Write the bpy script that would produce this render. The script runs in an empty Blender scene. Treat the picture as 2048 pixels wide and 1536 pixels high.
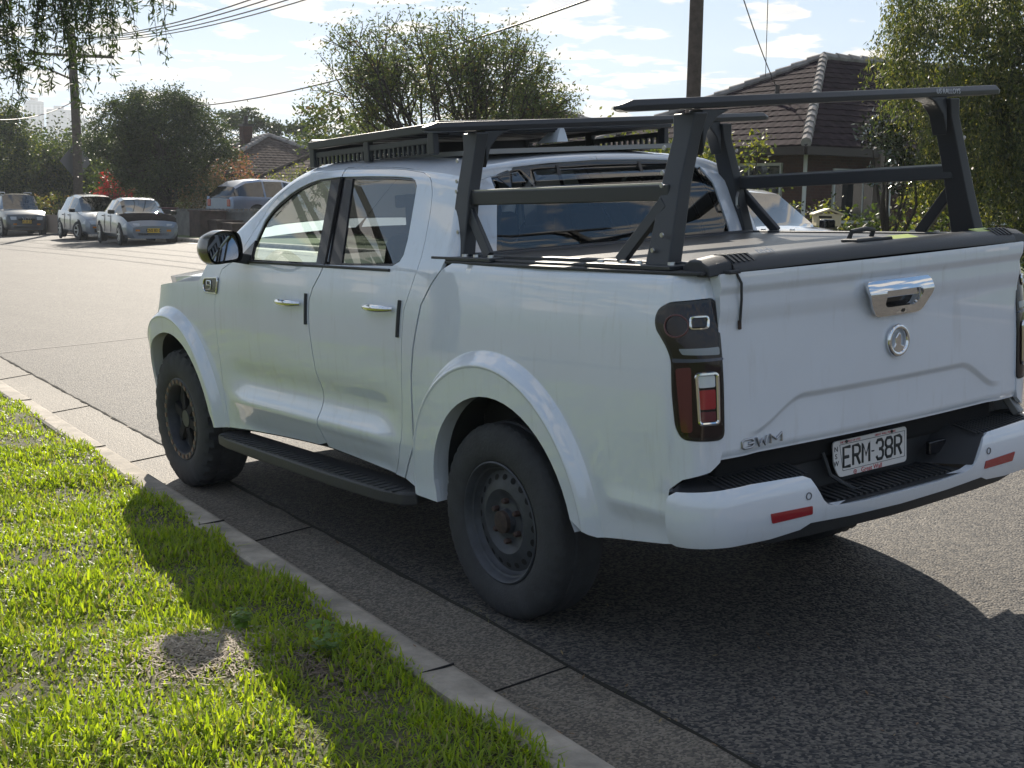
import bpy, bmesh, math, random
import numpy as np
from mathutils import Vector, Matrix, geometry
random.seed(4); rng=np.random.default_rng(7)
C=bpy.data.collections.new('scene'); bpy.context.scene.collection.children.link(C)
SC=bpy.context.scene
rad=math.radians
# ------------------------------------------------ camera
cd=bpy.data.cameras.new('camera'); cam=bpy.data.objects.new('camera',cd); C.objects.link(cam)
cd.sensor_width=36; cd.lens=47.13; cd.clip_start=.05; cd.clip_end=6000
MW=((-.58061,-.81394,.01988),(.12304,-.06358,.99036),(.80483,-.57746,-.13706))
cam.matrix_world=Matrix(((MW[0][0],MW[1][0],-MW[2][0],-4.13646),(MW[0][1],MW[1][1],-MW[2][1],3.86045),(MW[0][2],MW[1][2],-MW[2][2],1.56987),(0,0,0,1)))
SC.camera=cam
# ------------------------------------------------ sky, sun, exposure
SUN_AZ=-25.9; SUN_EL=29.0      # azimuth ccw from +X
w=bpy.data.worlds.new('World'); SC.world=w; w.use_nodes=True
nt=w.node_tree; N=nt.nodes; L=nt.links
for n in list(N): N.remove(n)
def wn(t,**k):
    n=N.new(t)
    for a,b in k.items(): setattr(n,a,b)
    return n
sky=wn('ShaderNodeTexSky',sky_type='NISHITA',sun_disc=False)
sky.sun_elevation=rad(SUN_EL); sky.sun_rotation=rad(90-SUN_AZ); sky.air_density=1.0; sky.dust_density=2.2; sky.ozone_density=2.0
tc=wn('ShaderNodeTexCoord'); sep=wn('ShaderNodeSeparateXYZ'); L.new(tc.outputs['Generated'],sep.inputs[0])
def m(op,a,b=None,c=None,clamp=False):
    n=wn('ShaderNodeMath',operation=op,use_clamp=clamp)
    for i,v in enumerate((a,b,c)):
        if v is None: continue
        if isinstance(v,(int,float)): n.inputs[i].default_value=v
        else: L.new(v,n.inputs[i])
    return n.outputs[0]
zc=m('MAXIMUM',sep.outputs[2],0.02); inv=m('DIVIDE',1.0,m('ADD',zc,.10))
cmb=wn('ShaderNodeCombineXYZ'); L.new(m('MULTIPLY',sep.outputs[0],inv),cmb.inputs[0]); L.new(m('MULTIPLY',sep.outputs[1],inv),cmb.inputs[1])
nz=wn('ShaderNodeTexNoise'); nz.inputs['Scale'].default_value=3.3; nz.inputs['Detail'].default_value=9; nz.inputs['Roughness'].default_value=.52; nz.inputs['Distortion'].default_value=.15
mp=wn('ShaderNodeMapping'); mp.inputs['Location'].default_value=(3.3,1.2,0); L.new(cmb.outputs[0],mp.inputs[0]); L.new(mp.outputs[0],nz.inputs[0])
cr=wn('ShaderNodeValToRGB'); cr.color_ramp.elements[0].position=.51; cr.color_ramp.elements[1].position=.575
L.new(nz.outputs[0],cr.inputs[0])
cs=wn('ShaderNodeValToRGB'); cs.color_ramp.elements[0].position=.56; cs.color_ramp.elements[0].color=(7.2,6.3,5.0,1)
cs.color_ramp.elements[1].position=.70; cs.color_ramp.elements[1].color=(4.9,4.7,4.6,1)
L.new(nz.outputs[0],cs.inputs[0])
sq=wn('ShaderNodeSeparateColor'); L.new(sky.outputs[0],sq.inputs[0]); cq=wn('ShaderNodeCombineColor')
for i,(kk,gg) in enumerate(((2.7,1.2),(2.45,1.85),(2.4,2.6))):
    v_=sq.outputs[i]; L.new(m('MULTIPLY',m('DIVIDE',v_,m('ADD',1.0,m('DIVIDE',v_,kk))),gg),cq.inputs[i])
mx=wn('ShaderNodeMixRGB'); L.new(m('MULTIPLY',cr.outputs[0],.85),mx.inputs[0]); L.new(cq.outputs[0],mx.inputs[1]); L.new(cs.outputs[0],mx.inputs[2])
bg=wn('ShaderNodeBackground'); bg.inputs[1].default_value=.088; L.new(mx.outputs[0],bg.inputs[0])
out=wn('ShaderNodeOutputWorld'); L.new(bg.outputs[0],out.inputs[0])
sl=bpy.data.lights.new('sun','SUN'); sl.energy=5.0; sl.angle=rad(.5); sl.color=(1,.91,.78)
so=bpy.data.objects.new('sun',sl); C.objects.link(so)
sd=Vector((math.cos(rad(SUN_AZ))*math.cos(rad(SUN_EL)),math.sin(rad(SUN_AZ))*math.cos(rad(SUN_EL)),math.sin(rad(SUN_EL))))
so.rotation_euler=sd.to_track_quat('Z','Y').to_euler()
SC.view_settings.view_transform='Standard'; SC.view_settings.look='None'; SC.view_settings.exposure=.84; SC.view_settings.gamma=1
SC.render.engine='CYCLES'; SC.cycles.max_bounces=8; SC.cycles.transparent_max_bounces=24
# ------------------------------------------------ helpers
def mat(name,col,rough=.6,metal=0,bump=0,bscale=40,var=0,vscale=6,coat=0,spec=.5,trans=0,col2=None,detail=4):
    M=bpy.data.materials.new(name); M.use_nodes=True; t=M.node_tree; b=t.nodes['Principled BSDF']
    b.inputs['Base Color'].default_value=(*col,1); b.inputs['Roughness'].default_value=rough; b.inputs['Metallic'].default_value=metal
    b.inputs['Specular IOR Level'].default_value=spec
    if coat: b.inputs['Coat Weight'].default_value=coat; b.inputs['Coat Roughness'].default_value=.03
    co=t.nodes.new('ShaderNodeTexCoord')
    if var or col2:
        n=t.nodes.new('ShaderNodeTexNoise'); n.inputs['Scale'].default_value=vscale; n.inputs['Detail'].default_value=detail; n.inputs['Roughness'].default_value=.65
        t.links.new(co.outputs['Object'],n.inputs[0])
        r=t.nodes.new('ShaderNodeValToRGB'); r.color_ramp.elements[0].position=.35; r.color_ramp.elements[1].position=.65
        c2=col2 or tuple(c*(1-var) for c in col)
        r.color_ramp.elements[0].color=(*c2,1); r.color_ramp.elements[1].color=(*col,1)
        t.links.new(n.outputs[0],r.inputs[0]); t.links.new(r.outputs[0],b.inputs['Base Color'])
    if bump:
        n=t.nodes.new('ShaderNodeTexNoise'); n.inputs['Scale'].default_value=bscale; n.inputs['Detail'].default_value=3
        t.links.new(co.outputs['Object'],n.inputs[0])
        bp=t.nodes.new('ShaderNodeBump'); bp.inputs['Strength'].default_value=bump; bp.inputs['Distance'].default_value=.01
        t.links.new(n.outputs[0],bp.inputs['Height']); t.links.new(bp.outputs[0],b.inputs['Normal'])
    if trans:
        o=t.nodes['Material Output']; tr=t.nodes.new('ShaderNodeBsdfTranslucent'); mx_=t.nodes.new('ShaderNodeMixShader')
        tr.inputs[0].default_value=(col[0]*1.5,col[1]*1.5,col[2]*.7,1); mx_.inputs[0].default_value=trans
        t.links.new(b.outputs[0],mx_.inputs[1]); t.links.new(tr.outputs[0],mx_.inputs[2]); t.links.new(mx_.outputs[0],o.inputs[0])
    return M
def glass(name,tint,rough=0.0,ior=1.5,extra=0.0):
    M=bpy.data.materials.new(name); M.use_nodes=True; t=M.node_tree; t.nodes.clear()
    o=t.nodes.new('ShaderNodeOutputMaterial'); g=t.nodes.new('ShaderNodeBsdfGlossy'); g.inputs['Roughness'].default_value=rough; g.inputs[0].default_value=(1,1,1,1)
    tr=t.nodes.new('ShaderNodeBsdfTransparent'); tr.inputs[0].default_value=(*tint,1)
    f=t.nodes.new('ShaderNodeFresnel'); f.inputs[0].default_value=ior
    x=t.nodes.new('ShaderNodeMixShader'); a=t.nodes.new('ShaderNodeMath'); a.operation='MULTIPLY_ADD'; a.inputs[1].default_value=1.4; a.inputs[2].default_value=extra
    a.use_clamp=True
    t.links.new(f.outputs[0],a.inputs[0]); t.links.new(a.outputs[0],x.inputs[0]); t.links.new(tr.outputs[0],x.inputs[1]); t.links.new(g.outputs[0],x.inputs[2]); t.links.new(x.outputs[0],o.inputs[0])
    return M
def thing(name,label,cat,loc=(0,0,0),group=None,rot=None):
    o=bpy.data.objects.new(name,None); o.empty_display_size=.2; C.objects.link(o); o.location=loc
    if rot is not None: o.rotation_euler=rot
    o['label']=label; o['category']=cat
    if group:o['group']=group
    return o
def tag(o,label,cat,group=None):
    o['label']=label; o['category']=cat
    if group:o['group']=group
    return o
def obj(name,V,F,mt,parent=None,smooth=False,mats=None,midx=None,normals=None,kind=None,label=None):
    me=bpy.data.meshes.new(name)
    V=np.asarray(V,np.float32)
    if isinstance(F,np.ndarray):
        k=F.shape[1]; n=len(F)
        me.vertices.add(len(V)); me.vertices.foreach_set('co',V.ravel())
        me.loops.add(n*k); me.loops.foreach_set('vertex_index',F.astype(np.int32).ravel())
        me.polygons.add(n); me.polygons.foreach_set('loop_start',np.arange(0,n*k,k,dtype=np.int32))
        me.update(calc_edges=True)
    else:
        me.from_pydata([tuple(map(float,v)) for v in V],[],[tuple(map(int,f)) for f in F]); me.update()
    for q in (mats or [mt]): me.materials.append(q)
    if midx is not None: me.polygons.foreach_set('material_index',np.asarray(midx,np.int32))
    if smooth: me.polygons.foreach_set('use_smooth',[True]*len(me.polygons))
    if normals is not None:
        me.normals_split_custom_set(normals)
    o=bpy.data.objects.new(name,me); C.objects.link(o)
    if parent: o.parent=parent
    if kind: o['kind']=kind
    if label: o['label']=label
    return o
class MB:
    def __init__(s): s.V=[];s.F=[]
    def add(s,V,F):
        b=len(s.V); s.V+= [tuple(v) for v in V]; s.F+=[tuple(i+b for i in f) for f in F]; return s
    def box(s,c,d,rz=0,M=None):
        x,y,z=[q/2 for q in d]; P=[(i*x,j*y,k*z) for i in(-1,1) for j in(-1,1) for k in(-1,1)]
        R=Matrix.Rotation(rz,3,'Z') if M is None else M
        P=[tuple(R@Vector(p)+Vector(c)) for p in P]
        return s.add(P,[(0,1,3,2),(4,6,7,5),(0,4,5,1),(2,3,7,6),(0,2,6,4),(1,5,7,3)])
    def bar(s,a,b,wd,ht,up=(0,0,1)):
        a=Vector(a);b=Vector(b);d=(b-a);l=d.length;d.normalize();u=Vector(up)
        sdv=d.cross(u).normalized(); u=sdv.cross(d)
        M=Matrix((d,sdv,u)).transposed()
        return s.box(tuple((a+b)/2),(l,wd,ht),M=M)
    def tube(s,path,r,n=8,cap=True):
        P=[Vector(p) for p in path]; rs=r if isinstance(r,(list,tuple)) else [r]*len(P)
        rings=[];pu=None
        for i,p in enumerate(P):
            t=(P[min(i+1,len(P)-1)]-P[max(i-1,0)]).normalized()
            if pu is None: pu=Vector((0,0,1)) if abs(t.z)<.9 else Vector((1,0,0))
            a=(pu-t*pu.dot(t)).normalized(); pu=a; b=t.cross(a)
            rings.append([tuple(p+(a*math.cos(2*math.pi*k/n)+b*math.sin(2*math.pi*k/n))*rs[i]) for k in range(n)])
        V=[v for q in rings for v in q];F=[]
        for i in range(len(P)-1):
            for k in range(n): F.append((i*n+k,i*n+(k+1)%n,(i+1)*n+(k+1)%n,(i+1)*n+k))
        if cap: F.append(tuple(range(n))[::-1]); F.append(tuple((len(P)-1)*n+k for k in range(n)))
        return s.add(V,F)
    def prism(s,poly,f0,f1):   # poly 2D -> two 3D rings
        A=[f0(*p) for p in poly];B=[f1(*p) for p in poly];n=len(poly)
        return s.add(A+B,[tuple(range(n))[::-1],tuple(range(n,2*n))]+[(i,(i+1)%n,(i+1)%n+n,i+n) for i in range(n)])
    def lathe(s,prof,n=48,c=(0,0,0),axis='Y'):
        V=[];F=[];k=len(prof)
        for i in range(n):
            a=2*math.pi*i/n
            for (r,h) in prof:
                if axis=='Y': V.append((c[0]+r*math.cos(a),c[1]+h,c[2]+r*math.sin(a)))
                elif axis=='X': V.append((c[0]+h,c[1]+r*math.cos(a),c[2]+r*math.sin(a)))
                else: V.append((c[0]+r*math.cos(a),c[1]+r*math.sin(a),c[2]+h))
        for i in range(n):
            j=(i+1)%n
            for q in range(k-1): F.append((i*k+q,i*k+q+1,j*k+q+1,j*k+q))
        return s.add(V,F)
    def build(s,name,mt,parent=None,bevel=0,smooth=False,**k):
        o=obj(name,s.V,s.F,mt,parent,smooth=smooth or bevel>0,**k)
        bm=bmesh.new(); bm.from_mesh(o.data); bmesh.ops.recalc_face_normals(bm,faces=bm.faces); bm.to_mesh(o.data); bm.free()
        if bevel:
            b=o.modifiers.new('b','BEVEL'); b.width=bevel; b.segments=2; b.limit_method='ANGLE'; b.angle_limit=rad(35); b.harden_normals=True
        elif smooth:
            o.data.set_sharp_from_angle(angle=rad(38))
        return o
def copy_tree(o,parent=None):
    c=o.copy(); C.objects.link(c); c.parent=parent
    for ch in list(o.children): copy_tree(ch,c)
    return c
def text(name,s,size,mt,parent,M,depth=.001,label=None,sx=1,bold=0):
    cu=bpy.data.curves.new(name,'FONT'); cu.body=s; cu.size=size; cu.extrude=depth; cu.align_x='CENTER'; cu.align_y='CENTER'; cu.offset=bold
    t=bpy.data.objects.new(name+'_src',cu); C.objects.link(t)
    me=bpy.data.meshes.new_from_object(t.evaluated_get(bpy.context.evaluated_depsgraph_get())); me.name=name
    bpy.data.objects.remove(t); bpy.data.curves.remove(cu)
    me.materials.clear(); me.materials.append(mt)
    S=Matrix.Diagonal((sx,1,1,1))
    me.transform(M@S); o=bpy.data.objects.new(name,me); C.objects.link(o); o.parent=parent
    if label:o['label']=label
    return o
hood_ref=[None]
GLY={'E':[[(1,0),(0,0),(0,1),(1,1)],[(0,.5),(.8,.5)]],'R':[[(0,0),(0,1),(.75,1),(1,.87),(1,.62),(.75,.5),(0,.5)],[(.5,.5),(1,0)]],
'M':[[(0,0),(0,1),(.5,.38),(1,1),(1,0)]],'3':[[(0,.82),(.2,1),(.8,1),(1,.84),(1,.64),(.75,.52),(.4,.52)],[(.75,.52),(1,.38),(1,.16),(.8,0),(.2,0),(0,.18)]],
'8':[[(.25,.52),(0,.66),(0,.84),(.2,1),(.8,1),(1,.84),(1,.66),(.75,.52),(.25,.52),(0,.38),(0,.16),(.2,0),(.8,0),(1,.16),(1,.38),(.75,.52)]],
'G':[[(1,.8),(.8,1),(.2,1),(0,.82),(0,.18),(.2,0),(.8,0),(1,.18),(1,.48),(.55,.48)]],'W':[[(0,1),(.25,0),(.5,.7),(.75,0),(1,1)]],'.':[[(.5,.47),(.5,.53)]]}
def strokes(name,s_,cw,ch,gap_,r_,mt,parent,M,flat=.4,narrow='.'):
    tot=sum((cw*.25 if c in narrow else cw)+gap_ for c in s_)-gap_;x=-tot/2;q=MB()
    for c in s_:
        w_=cw*.25 if c in narrow else cw
        for P in GLY[c]: q.tube([(x+a*w_,(b-.5)*ch,0) for a,b in P],r_*(1.3 if c=='.' else 1),8)
        x+=w_+gap_
    q.V=[tuple(M@Vector((a,b,c*flat))) for a,b,c in q.V]
    return q.build(name,mt,parent,smooth=True)
# --- conforming patches: a 2D outline with holes laid on a surface function
def dens(poly,sp,closed=True):
    P=[np.array(p,float) for p in poly];o=[]
    n=len(P)
    for i in range(n if closed else n-1):
        a,b=P[i],P[(i+1)%n];k=max(1,int(np.ceil(np.linalg.norm(b-a)/sp)))
        for j in range(k): o.append(a+(b-a)*j/k)
    return np.array(o)
def smooth_poly(poly,it=2,keep=()):
    P=[tuple(p) for p in poly]
    for _ in range(it):
        Q=[]
        n=len(P)
        for i in range(n):
            a,b=np.array(P[i]),np.array(P[(i+1)%n])
            Q.append(tuple(.75*a+.25*b));Q.append(tuple(.25*a+.75*b))
        P=Q
    return P
def rnd(poly,r):   # round the corners of a polygon
    P=[np.array(p,float) for p in poly];o=[];n=len(P)
    for i in range(n):
        a,b,c=P[i-1],P[i],P[(i+1)%n]
        d1=a-b;d2=c-b;l1=np.linalg.norm(d1);l2=np.linalg.norm(d2)
        q=min(r,l1*.45,l2*.45); p1=b+d1/l1*q;p2=b+d2/l2*q
        for t in (0,.25,.5,.75,1): o.append(tuple((1-t)**2*p1+2*t*(1-t)*b+t*t*p2))
    return o
def inset(poly,d):
    P=np.array(poly,float);n=len(P)
    A=.5*np.sum(P[:,0]*np.roll(P[:,1],-1)-np.roll(P[:,0],-1)*P[:,1]);sg=1 if A>0 else -1
    e=np.roll(P,-1,0)-P;e/=np.maximum(np.linalg.norm(e,axis=1,keepdims=True),1e-9)
    nn=np.stack([-e[:,1],e[:,0]],1)*sg
    m_=nn+np.roll(nn,1,0); m_/=np.maximum((m_*m_).sum(1,keepdims=True)/2,.5)
    return P+m_*d
def inside(pts,poly):
    P=np.asarray(poly);x,y=pts[:,0],pts[:,1];r=np.zeros(len(pts),bool);j=len(P)-1
    for i in range(len(P)):
        xi,yi=P[i];xj,yj=P[j]
        c=((yi>y)!=(yj>y))&(x<(xj-xi)*(y-yi)/((yj-yi) if yj!=yi else 1e-12)+xi); r^=c; j=i
    return r
def patch(name,outer,holes,Fn,mt,parent,sp=.03,sgn=1,off=0.,lip=.015,lipholes=True,kind=None,label=None,flip=None,sp2=None,mats=None,lines=()):
    if flip is None: flip=Fn is not hood_ref[0]
    loops=[dens(outer,sp)]+[dens(h,sp) for h in holes]
    sp2=sp2 or sp
    mn,mxx=loops[0].min(0),loops[0].max(0)
    gx=np.arange(mn[0]+sp/2,mxx[0],sp);gy=np.arange(mn[1]+sp2/2,mxx[1],sp2)
    G=np.stack(np.meshgrid(gx,gy,indexing='ij'),-1).reshape(-1,2)
    k=inside(G,loops[0])
    for h in loops[1:]: k&=~inside(G,h)
    G=G[k]; B=np.concatenate(loops); NB=len(B)
    LE=[];off_=NB
    for ln in lines:
        D=dens(ln,sp,False);ok=inside(D,loops[0])
        for h in loops[1:]: ok&=~inside(D,h)
        dd=np.sqrt(((D[:,None,:]-B[None,:NB])**2).sum(-1).min(1));ok&=dd>.004
        ids={}
        for i in range(len(D)):
            if ok[i]: ids[i]=len(B);B=np.concatenate([B,D[i:i+1]])
        LE+=[(ids[i],ids[i+1]) for i in range(len(D)-1) if i in ids and i+1 in ids]
    if len(G):
        keep=np.ones(len(G),bool)
        for i in range(0,len(G),2000):
            d=np.abs(G[i:i+2000,None,:]-B[None]); d=(d**2).sum(-1).min(1); keep[i:i+2000]=d>(min(sp,sp2)*.45)**2
        G=G[keep]
    V2=np.concatenate([B,G]) if len(G) else B
    E=[];b=0;rings=[]
    for l in loops:
        n=len(l);rings.append(list(range(b,b+n)));E+=[(b+i,b+(i+1)%n) for i in range(n)];b+=n
    E+=LE
    r=geometry.delaunay_2d_cdt([Vector(v) for v in V2],E,[],0,1e-7)
    V2=np.array([tuple(v) for v in r[0]]);T=np.array([f for f in r[2]]);inp=r[3]
    cen=V2[T].mean(1);k=inside(cen,loops[0])
    for h in loops[1:]:k&=~inside(cen,h)
    T=T[k]
    mp_={}
    for i,l in enumerate(inp):
        for q in l: mp_[q]=i
    P=Fn(V2[:,0],V2[:,1]);e=1e-3
    du=Fn(V2[:,0]+e,V2[:,1])-Fn(V2[:,0]-e,V2[:,1]);dv=Fn(V2[:,0],V2[:,1]+e)-Fn(V2[:,0],V2[:,1]-e)
    Nn=np.cross(du,dv);Nn/=np.maximum(np.linalg.norm(Nn,axis=1,keepdims=True),1e-12)
    if flip: Nn=-Nn
    P=P+Nn*off
    S=np.array([1,sgn,1.]);
    P=P*S;Nn=Nn*S
    t=P[T];fn=np.cross(t[:,1]-t[:,0],t[:,2]-t[:,0]);bad=(fn*Nn[T].mean(1)).sum(1)<0;T[bad]=T[bad][:,::-1]
    VV=[P];FF=[list(map(int,f)) for f in T];LN=[Nn[T].reshape(-1,3)];base=len(P)
    if lip:
        for ri,rg in enumerate(rings):
            if ri and not lipholes: continue
            ids=[mp_[q] for q in rg if q in mp_];n=len(ids)
            A=P[ids];Bq=A-Nn[ids]*lip;VV+= [A,Bq]
            lo=P[ids];cx=cen.mean(0)
            for i in range(n):
                j=(i+1)%n;f=[base+i,base+j,base+n+j,base+n+i]
                q=np.cross(A[j]-A[i],Bq[i]-A[i]);l=np.linalg.norm(q);q=q/l if l>1e-12 else q
                mid=(V2[ids[i]]+V2[ids[j]])/2; tang=V2[ids[j]]-V2[ids[i]];pr=np.array([-tang[1],tang[0]]);pr/=max(np.linalg.norm(pr),1e-12)
                t3=np.array([mid+pr*1e-3]);ins=inside(t3,loops[0])[0] and not any(inside(t3,h)[0] for h in loops[1:])
                o2=-pr if ins else pr
                o3=(Fn(*(mid+o2*1e-3))-Fn(*mid))*S
                if (q*o3).sum()<0: f=f[::-1];q=-q
                FF.append(f);LN.append(np.tile(q,(4,1)))
            base+=2*n
    V=np.concatenate(VV)
    return obj(name,V,FF,mt,parent,smooth=True,normals=[tuple(map(float,x)) for x in np.concatenate(LN)],kind=kind,label=label,mats=mats)
def _ss(a,b,x):
    t=np.clip((x-a)/(b-a),0,1); return t*t*(3-2*t)
U0,RC,YW=-.98,.13,.925
U1,RF=3.42,.66
ZB=1.335
_hx=[.2,.35,.5,.7,1.0,1.5,1.75,1.9,2.05,2.2,2.5,2.8,3.0]
_hz=[1.74,1.765,1.79,1.812,1.832,1.845,1.843,1.823,1.775,1.70,1.53,1.35,1.22]
def Hroof(x):
    from math import pi
    x=np.asarray(x,float); r=0
    for d in (-.08,-.04,0,.04,.08): r=r+np.interp(x+d,_hx,_hz)
    return r/5
def flare(u,z,cx):
    z0=.44
    rr=np.hypot(u-cx,np.maximum(z-z0,0))
    h=.046*_ss(.615,.56,rr)+.006*_ss(.612,.604,rr)-.004*_ss(.562,.552,rr)
    return h
def offs(u,z):
    d=-.038*np.clip((z-.98)/.38,0,1.2)**2-.03*np.clip((.95-z)/.5,0,1)**2
    w=_ss(.62,.95,u)*_ss(2.6,2.25,u)
    k=z+.045*np.clip(u-.8,0,2)*0
    d=d+w*(-.026*np.exp(-((k-.73)/.075)**2)+.020*np.exp(-((k-.60)/.04)**2)-.022*_ss(.55,.45,k))
    # tub lower crease and C ridge
    wt=_ss(-.62,-.72,u)
    d=d+wt*(.010*np.exp(-((z-.60)/.03)**2)-.008*_ss(.58,.52,z))
    d=d-.012*_ss(1.355,1.385,z)
    d=d-.10*_ss(.85,1.2,z)*_ss(3.2,3.9,u)
    d=np.maximum(d,-.25)
    f=flare(u,z,0.0)+flare(u,z,3.23)
    return d+f*(1-.0*u)
def low(u,z):
    u=np.asarray(u,float);z=np.asarray(z,float);u,z=np.broadcast_arrays(u,z)
    D=offs(u,z)
    th=np.clip((U0-u)/RC,0,np.pi/2)
    ex=np.clip((U0-u)-RC*np.pi/2,0,None)
    x=np.minimum(np.maximum(u,U0),U1)-(RC+D)*np.sin(th)
    y=(YW-RC)+(RC+D)*np.cos(th)-ex
    tf=np.clip((u-U1)/RF,0,np.pi/2); ef=np.clip((u-U1)-RF*np.pi/2,0,None)
    x=x+np.where(u>U1,(RF+D)*np.sin(tf)*.72,0)
    y=np.where(u>U1,(YW-RF)+(RF+D)*np.cos(tf)-ef,y)
    return np.stack([x,y,z],-1)
def side(u,s):
    u=np.asarray(u,float);s=np.asarray(s,float);u,s=np.broadcast_arrays(u,s)
    P=low(u,np.minimum(s,ZB)); P=P.copy()
    yb=P[...,1]; H=Hroof(u)
    zB=H-.042; za=np.maximum(zB-.085,ZB)
    k=.40
    yA=yb-k*(za-ZB); yB=yb-k*(np.maximum(zB,ZB)-ZB)
    yl=yb-k*(s-ZB)
    L=.24
    t=np.clip((s-za)/L,0,1)
    yC=yB-.19; zC=H-.042*(yC/yB)**2
    by=(1-t)**2*yA+2*t*(1-t)*yB+t*t*yC
    bz=(1-t)**2*za+2*t*(1-t)*(np.maximum(zB,za)+.012)+t*t*zC
    yr=yC-(s-za-L); zr=H-.042*(yr/yB)**2
    y=np.where(s<=ZB,yb,np.where(s<=za,yl,np.where(s<=za+L,by,yr)))
    z=np.where(s<=za,s,np.where(s<=za+L,bz,zr))
    # lean of the cab rear edge
    P[...,0]=np.where(s>ZB,P[...,0]+0*_ss(.9,.4,u)*(np.minimum(z,1.75)-ZB),P[...,0])
    P[...,1]=y;P[...,2]=z
    return P
BX,BW,BR=-1.205,.950,.15
def bump(w,z):
    w=np.asarray(w,float);z=np.asarray(z,float);w,z=np.broadcast_arrays(w,z)
    sg=np.sign(w);a=np.abs(w)
    f=BW-BR
    th=np.clip((a-f)/BR,0,np.pi/2);ex=np.clip(a-f-BR*np.pi/2,0,None)
    bul=-.022*((z-.6)/.1)**2*(z<.6)-.012*np.clip((z-.62)/.06,0,2)**2
    r=BR+bul
    y=np.minimum(a,f)+r*np.sin(th)
    x=BX+BR-r*np.cos(th)+ex+.03*(np.minimum(a,BW)/BW)**2
    return np.stack([x,sg*y+(sg==0)*0,z],-1)
def gate(y,z):
    y=np.asarray(y,float);z=np.asarray(z,float);y,z=np.broadcast_arrays(y,z)
    a=np.abs(y)
    top=.62
    zz=z+.10*_ss(.42,.66,a);ins=_ss(.955,.925,zz)
    x=-1.112-.035*(1-(y/.8)**2)+.014*ins*_ss(.70,.60,a)-.014*np.exp(-((z-.78)/.05)**2)*0
    x=x-.012*_ss(1.30,1.335,z)+.02*_ss(1.372,1.395,z)+.010*_ss(1.26,1.20,z)
    x=x+.01*_ss(.80,.775,z)
    return np.stack([x,y,z],-1)
# ------------------------------------------------ materials
def paint(name,col,dirt=.12,rough=.32):
    M=mat(name,col,rough,var=dirt,vscale=2.2,coat=1.0,detail=8)
    return M
WHITE=mat('white_paint',(.71,.755,.82),.4,var=.05,vscale=2.2,coat=1.0,detail=8,spec=.2)
t=WHITE.node_tree;b_=t.nodes['Principled BSDF'];b_.inputs['Coat IOR'].default_value=1.85;src=b_.inputs['Base Color'].links[0].from_socket
co=t.nodes.new('ShaderNodeTexCoord');mp_=t.nodes.new('ShaderNodeMapping');mp_.inputs['Scale'].default_value=(14,14,1.6);n_=t.nodes.new('ShaderNodeTexNoise');n_.inputs['Scale'].default_value=1.4;n_.inputs['Detail'].default_value=10;n_.inputs['Roughness'].default_value=.7
t.links.new(co.outputs['Object'],mp_.inputs[0]);t.links.new(mp_.outputs[0],n_.inputs[0]);r_=t.nodes.new('ShaderNodeValToRGB');r_.color_ramp.elements[0].position=.55;r_.color_ramp.elements[1].position=.78;r_.color_ramp.elements[0].color=(0,0,0,1);r_.color_ramp.elements[1].color=(.4,.4,.4,1)
t.links.new(n_.outputs[0],r_.inputs[0]);mx_=t.nodes.new('ShaderNodeMixRGB');mx_.inputs[2].default_value=(.42,.41,.38,1);t.links.new(r_.outputs[0],mx_.inputs[0]);t.links.new(src,mx_.inputs[1]);t.links.new(mx_.outputs[0],b_.inputs['Base Color'])
BLACKPL=mat('black_plastic',(.028,.030,.034),.55,bump=.15,bscale=300)
BLACKMET=mat('black_powder_coat',(.028,.031,.036),.42,bump=.08,bscale=400)
GAP=mat('dark_gap',(.006,.006,.007),.9)
GLOSSBLK=mat('gloss_black',(.010,.010,.012),.2,coat=.3)
RUB=mat('rubber',(.042,.044,.048),.82,bump=.3,bscale=90,var=.3,vscale=12)
STEEL=mat('black_steel_rim',(.050,.056,.068),.5,metal=.1,bump=.1,bscale=80,var=.4,vscale=14)
RUST=mat('rusty_hub',(.062,.040,.032),.85,bump=.3,bscale=120,var=.6,vscale=40)
TANB=mat('tan_rim_bolts',(.16,.10,.07),.6)
CHROME=mat('chrome',(.78,.79,.80),.07,metal=1)
ALU=mat('brushed_metal',(.5,.5,.5),.3,metal=1)
GL_F=glass('clear_glass',(.60,.72,.66),extra=.02)
GL_R=glass('privacy_glass',(.22,.25,.25),extra=.015)
GL_B=glass('rear_glass',(.16,.19,.21),extra=.03)
LENS=mat('smoked_red_lens',(.010,.003,.006),.05,coat=.8,spec=.2)
REDL=mat('red_reflector',(.32,.012,.02),.15,coat=1)
CLRL=mat('clear_lens',(.62,.66,.68),.12,coat=1)
INT=mat('dark_interior',(.025,.025,.027),.8)
INTG=mat('grey_cloth_seat',(.06,.06,.065),.9)
COVER=mat('tonneau_slats',(.055,.052,.05),.34,bump=.1,bscale=200)
COVER2=mat('tonneau_box',(.03,.032,.036),.38,bump=.15,bscale=300)
STICK=mat('lime_sticker',(.42,.5,.12),.5)
PLATE=mat('plate_white',(.72,.70,.68),.4)
PLBLK=mat('plate_black_paint',(.012,.016,.016),.5)
PLRED=mat('plate_red_paint',(.5,.03,.04),.5)
MIR=mat('mirror_face',(.85,.88,.92),.01,metal=1)
STEP=mat('dark_step',(.035,.035,.038),.55,bump=.3,bscale=150)
GALV=mat('dull_metal',(.22,.22,.22),.45,metal=.6)
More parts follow.
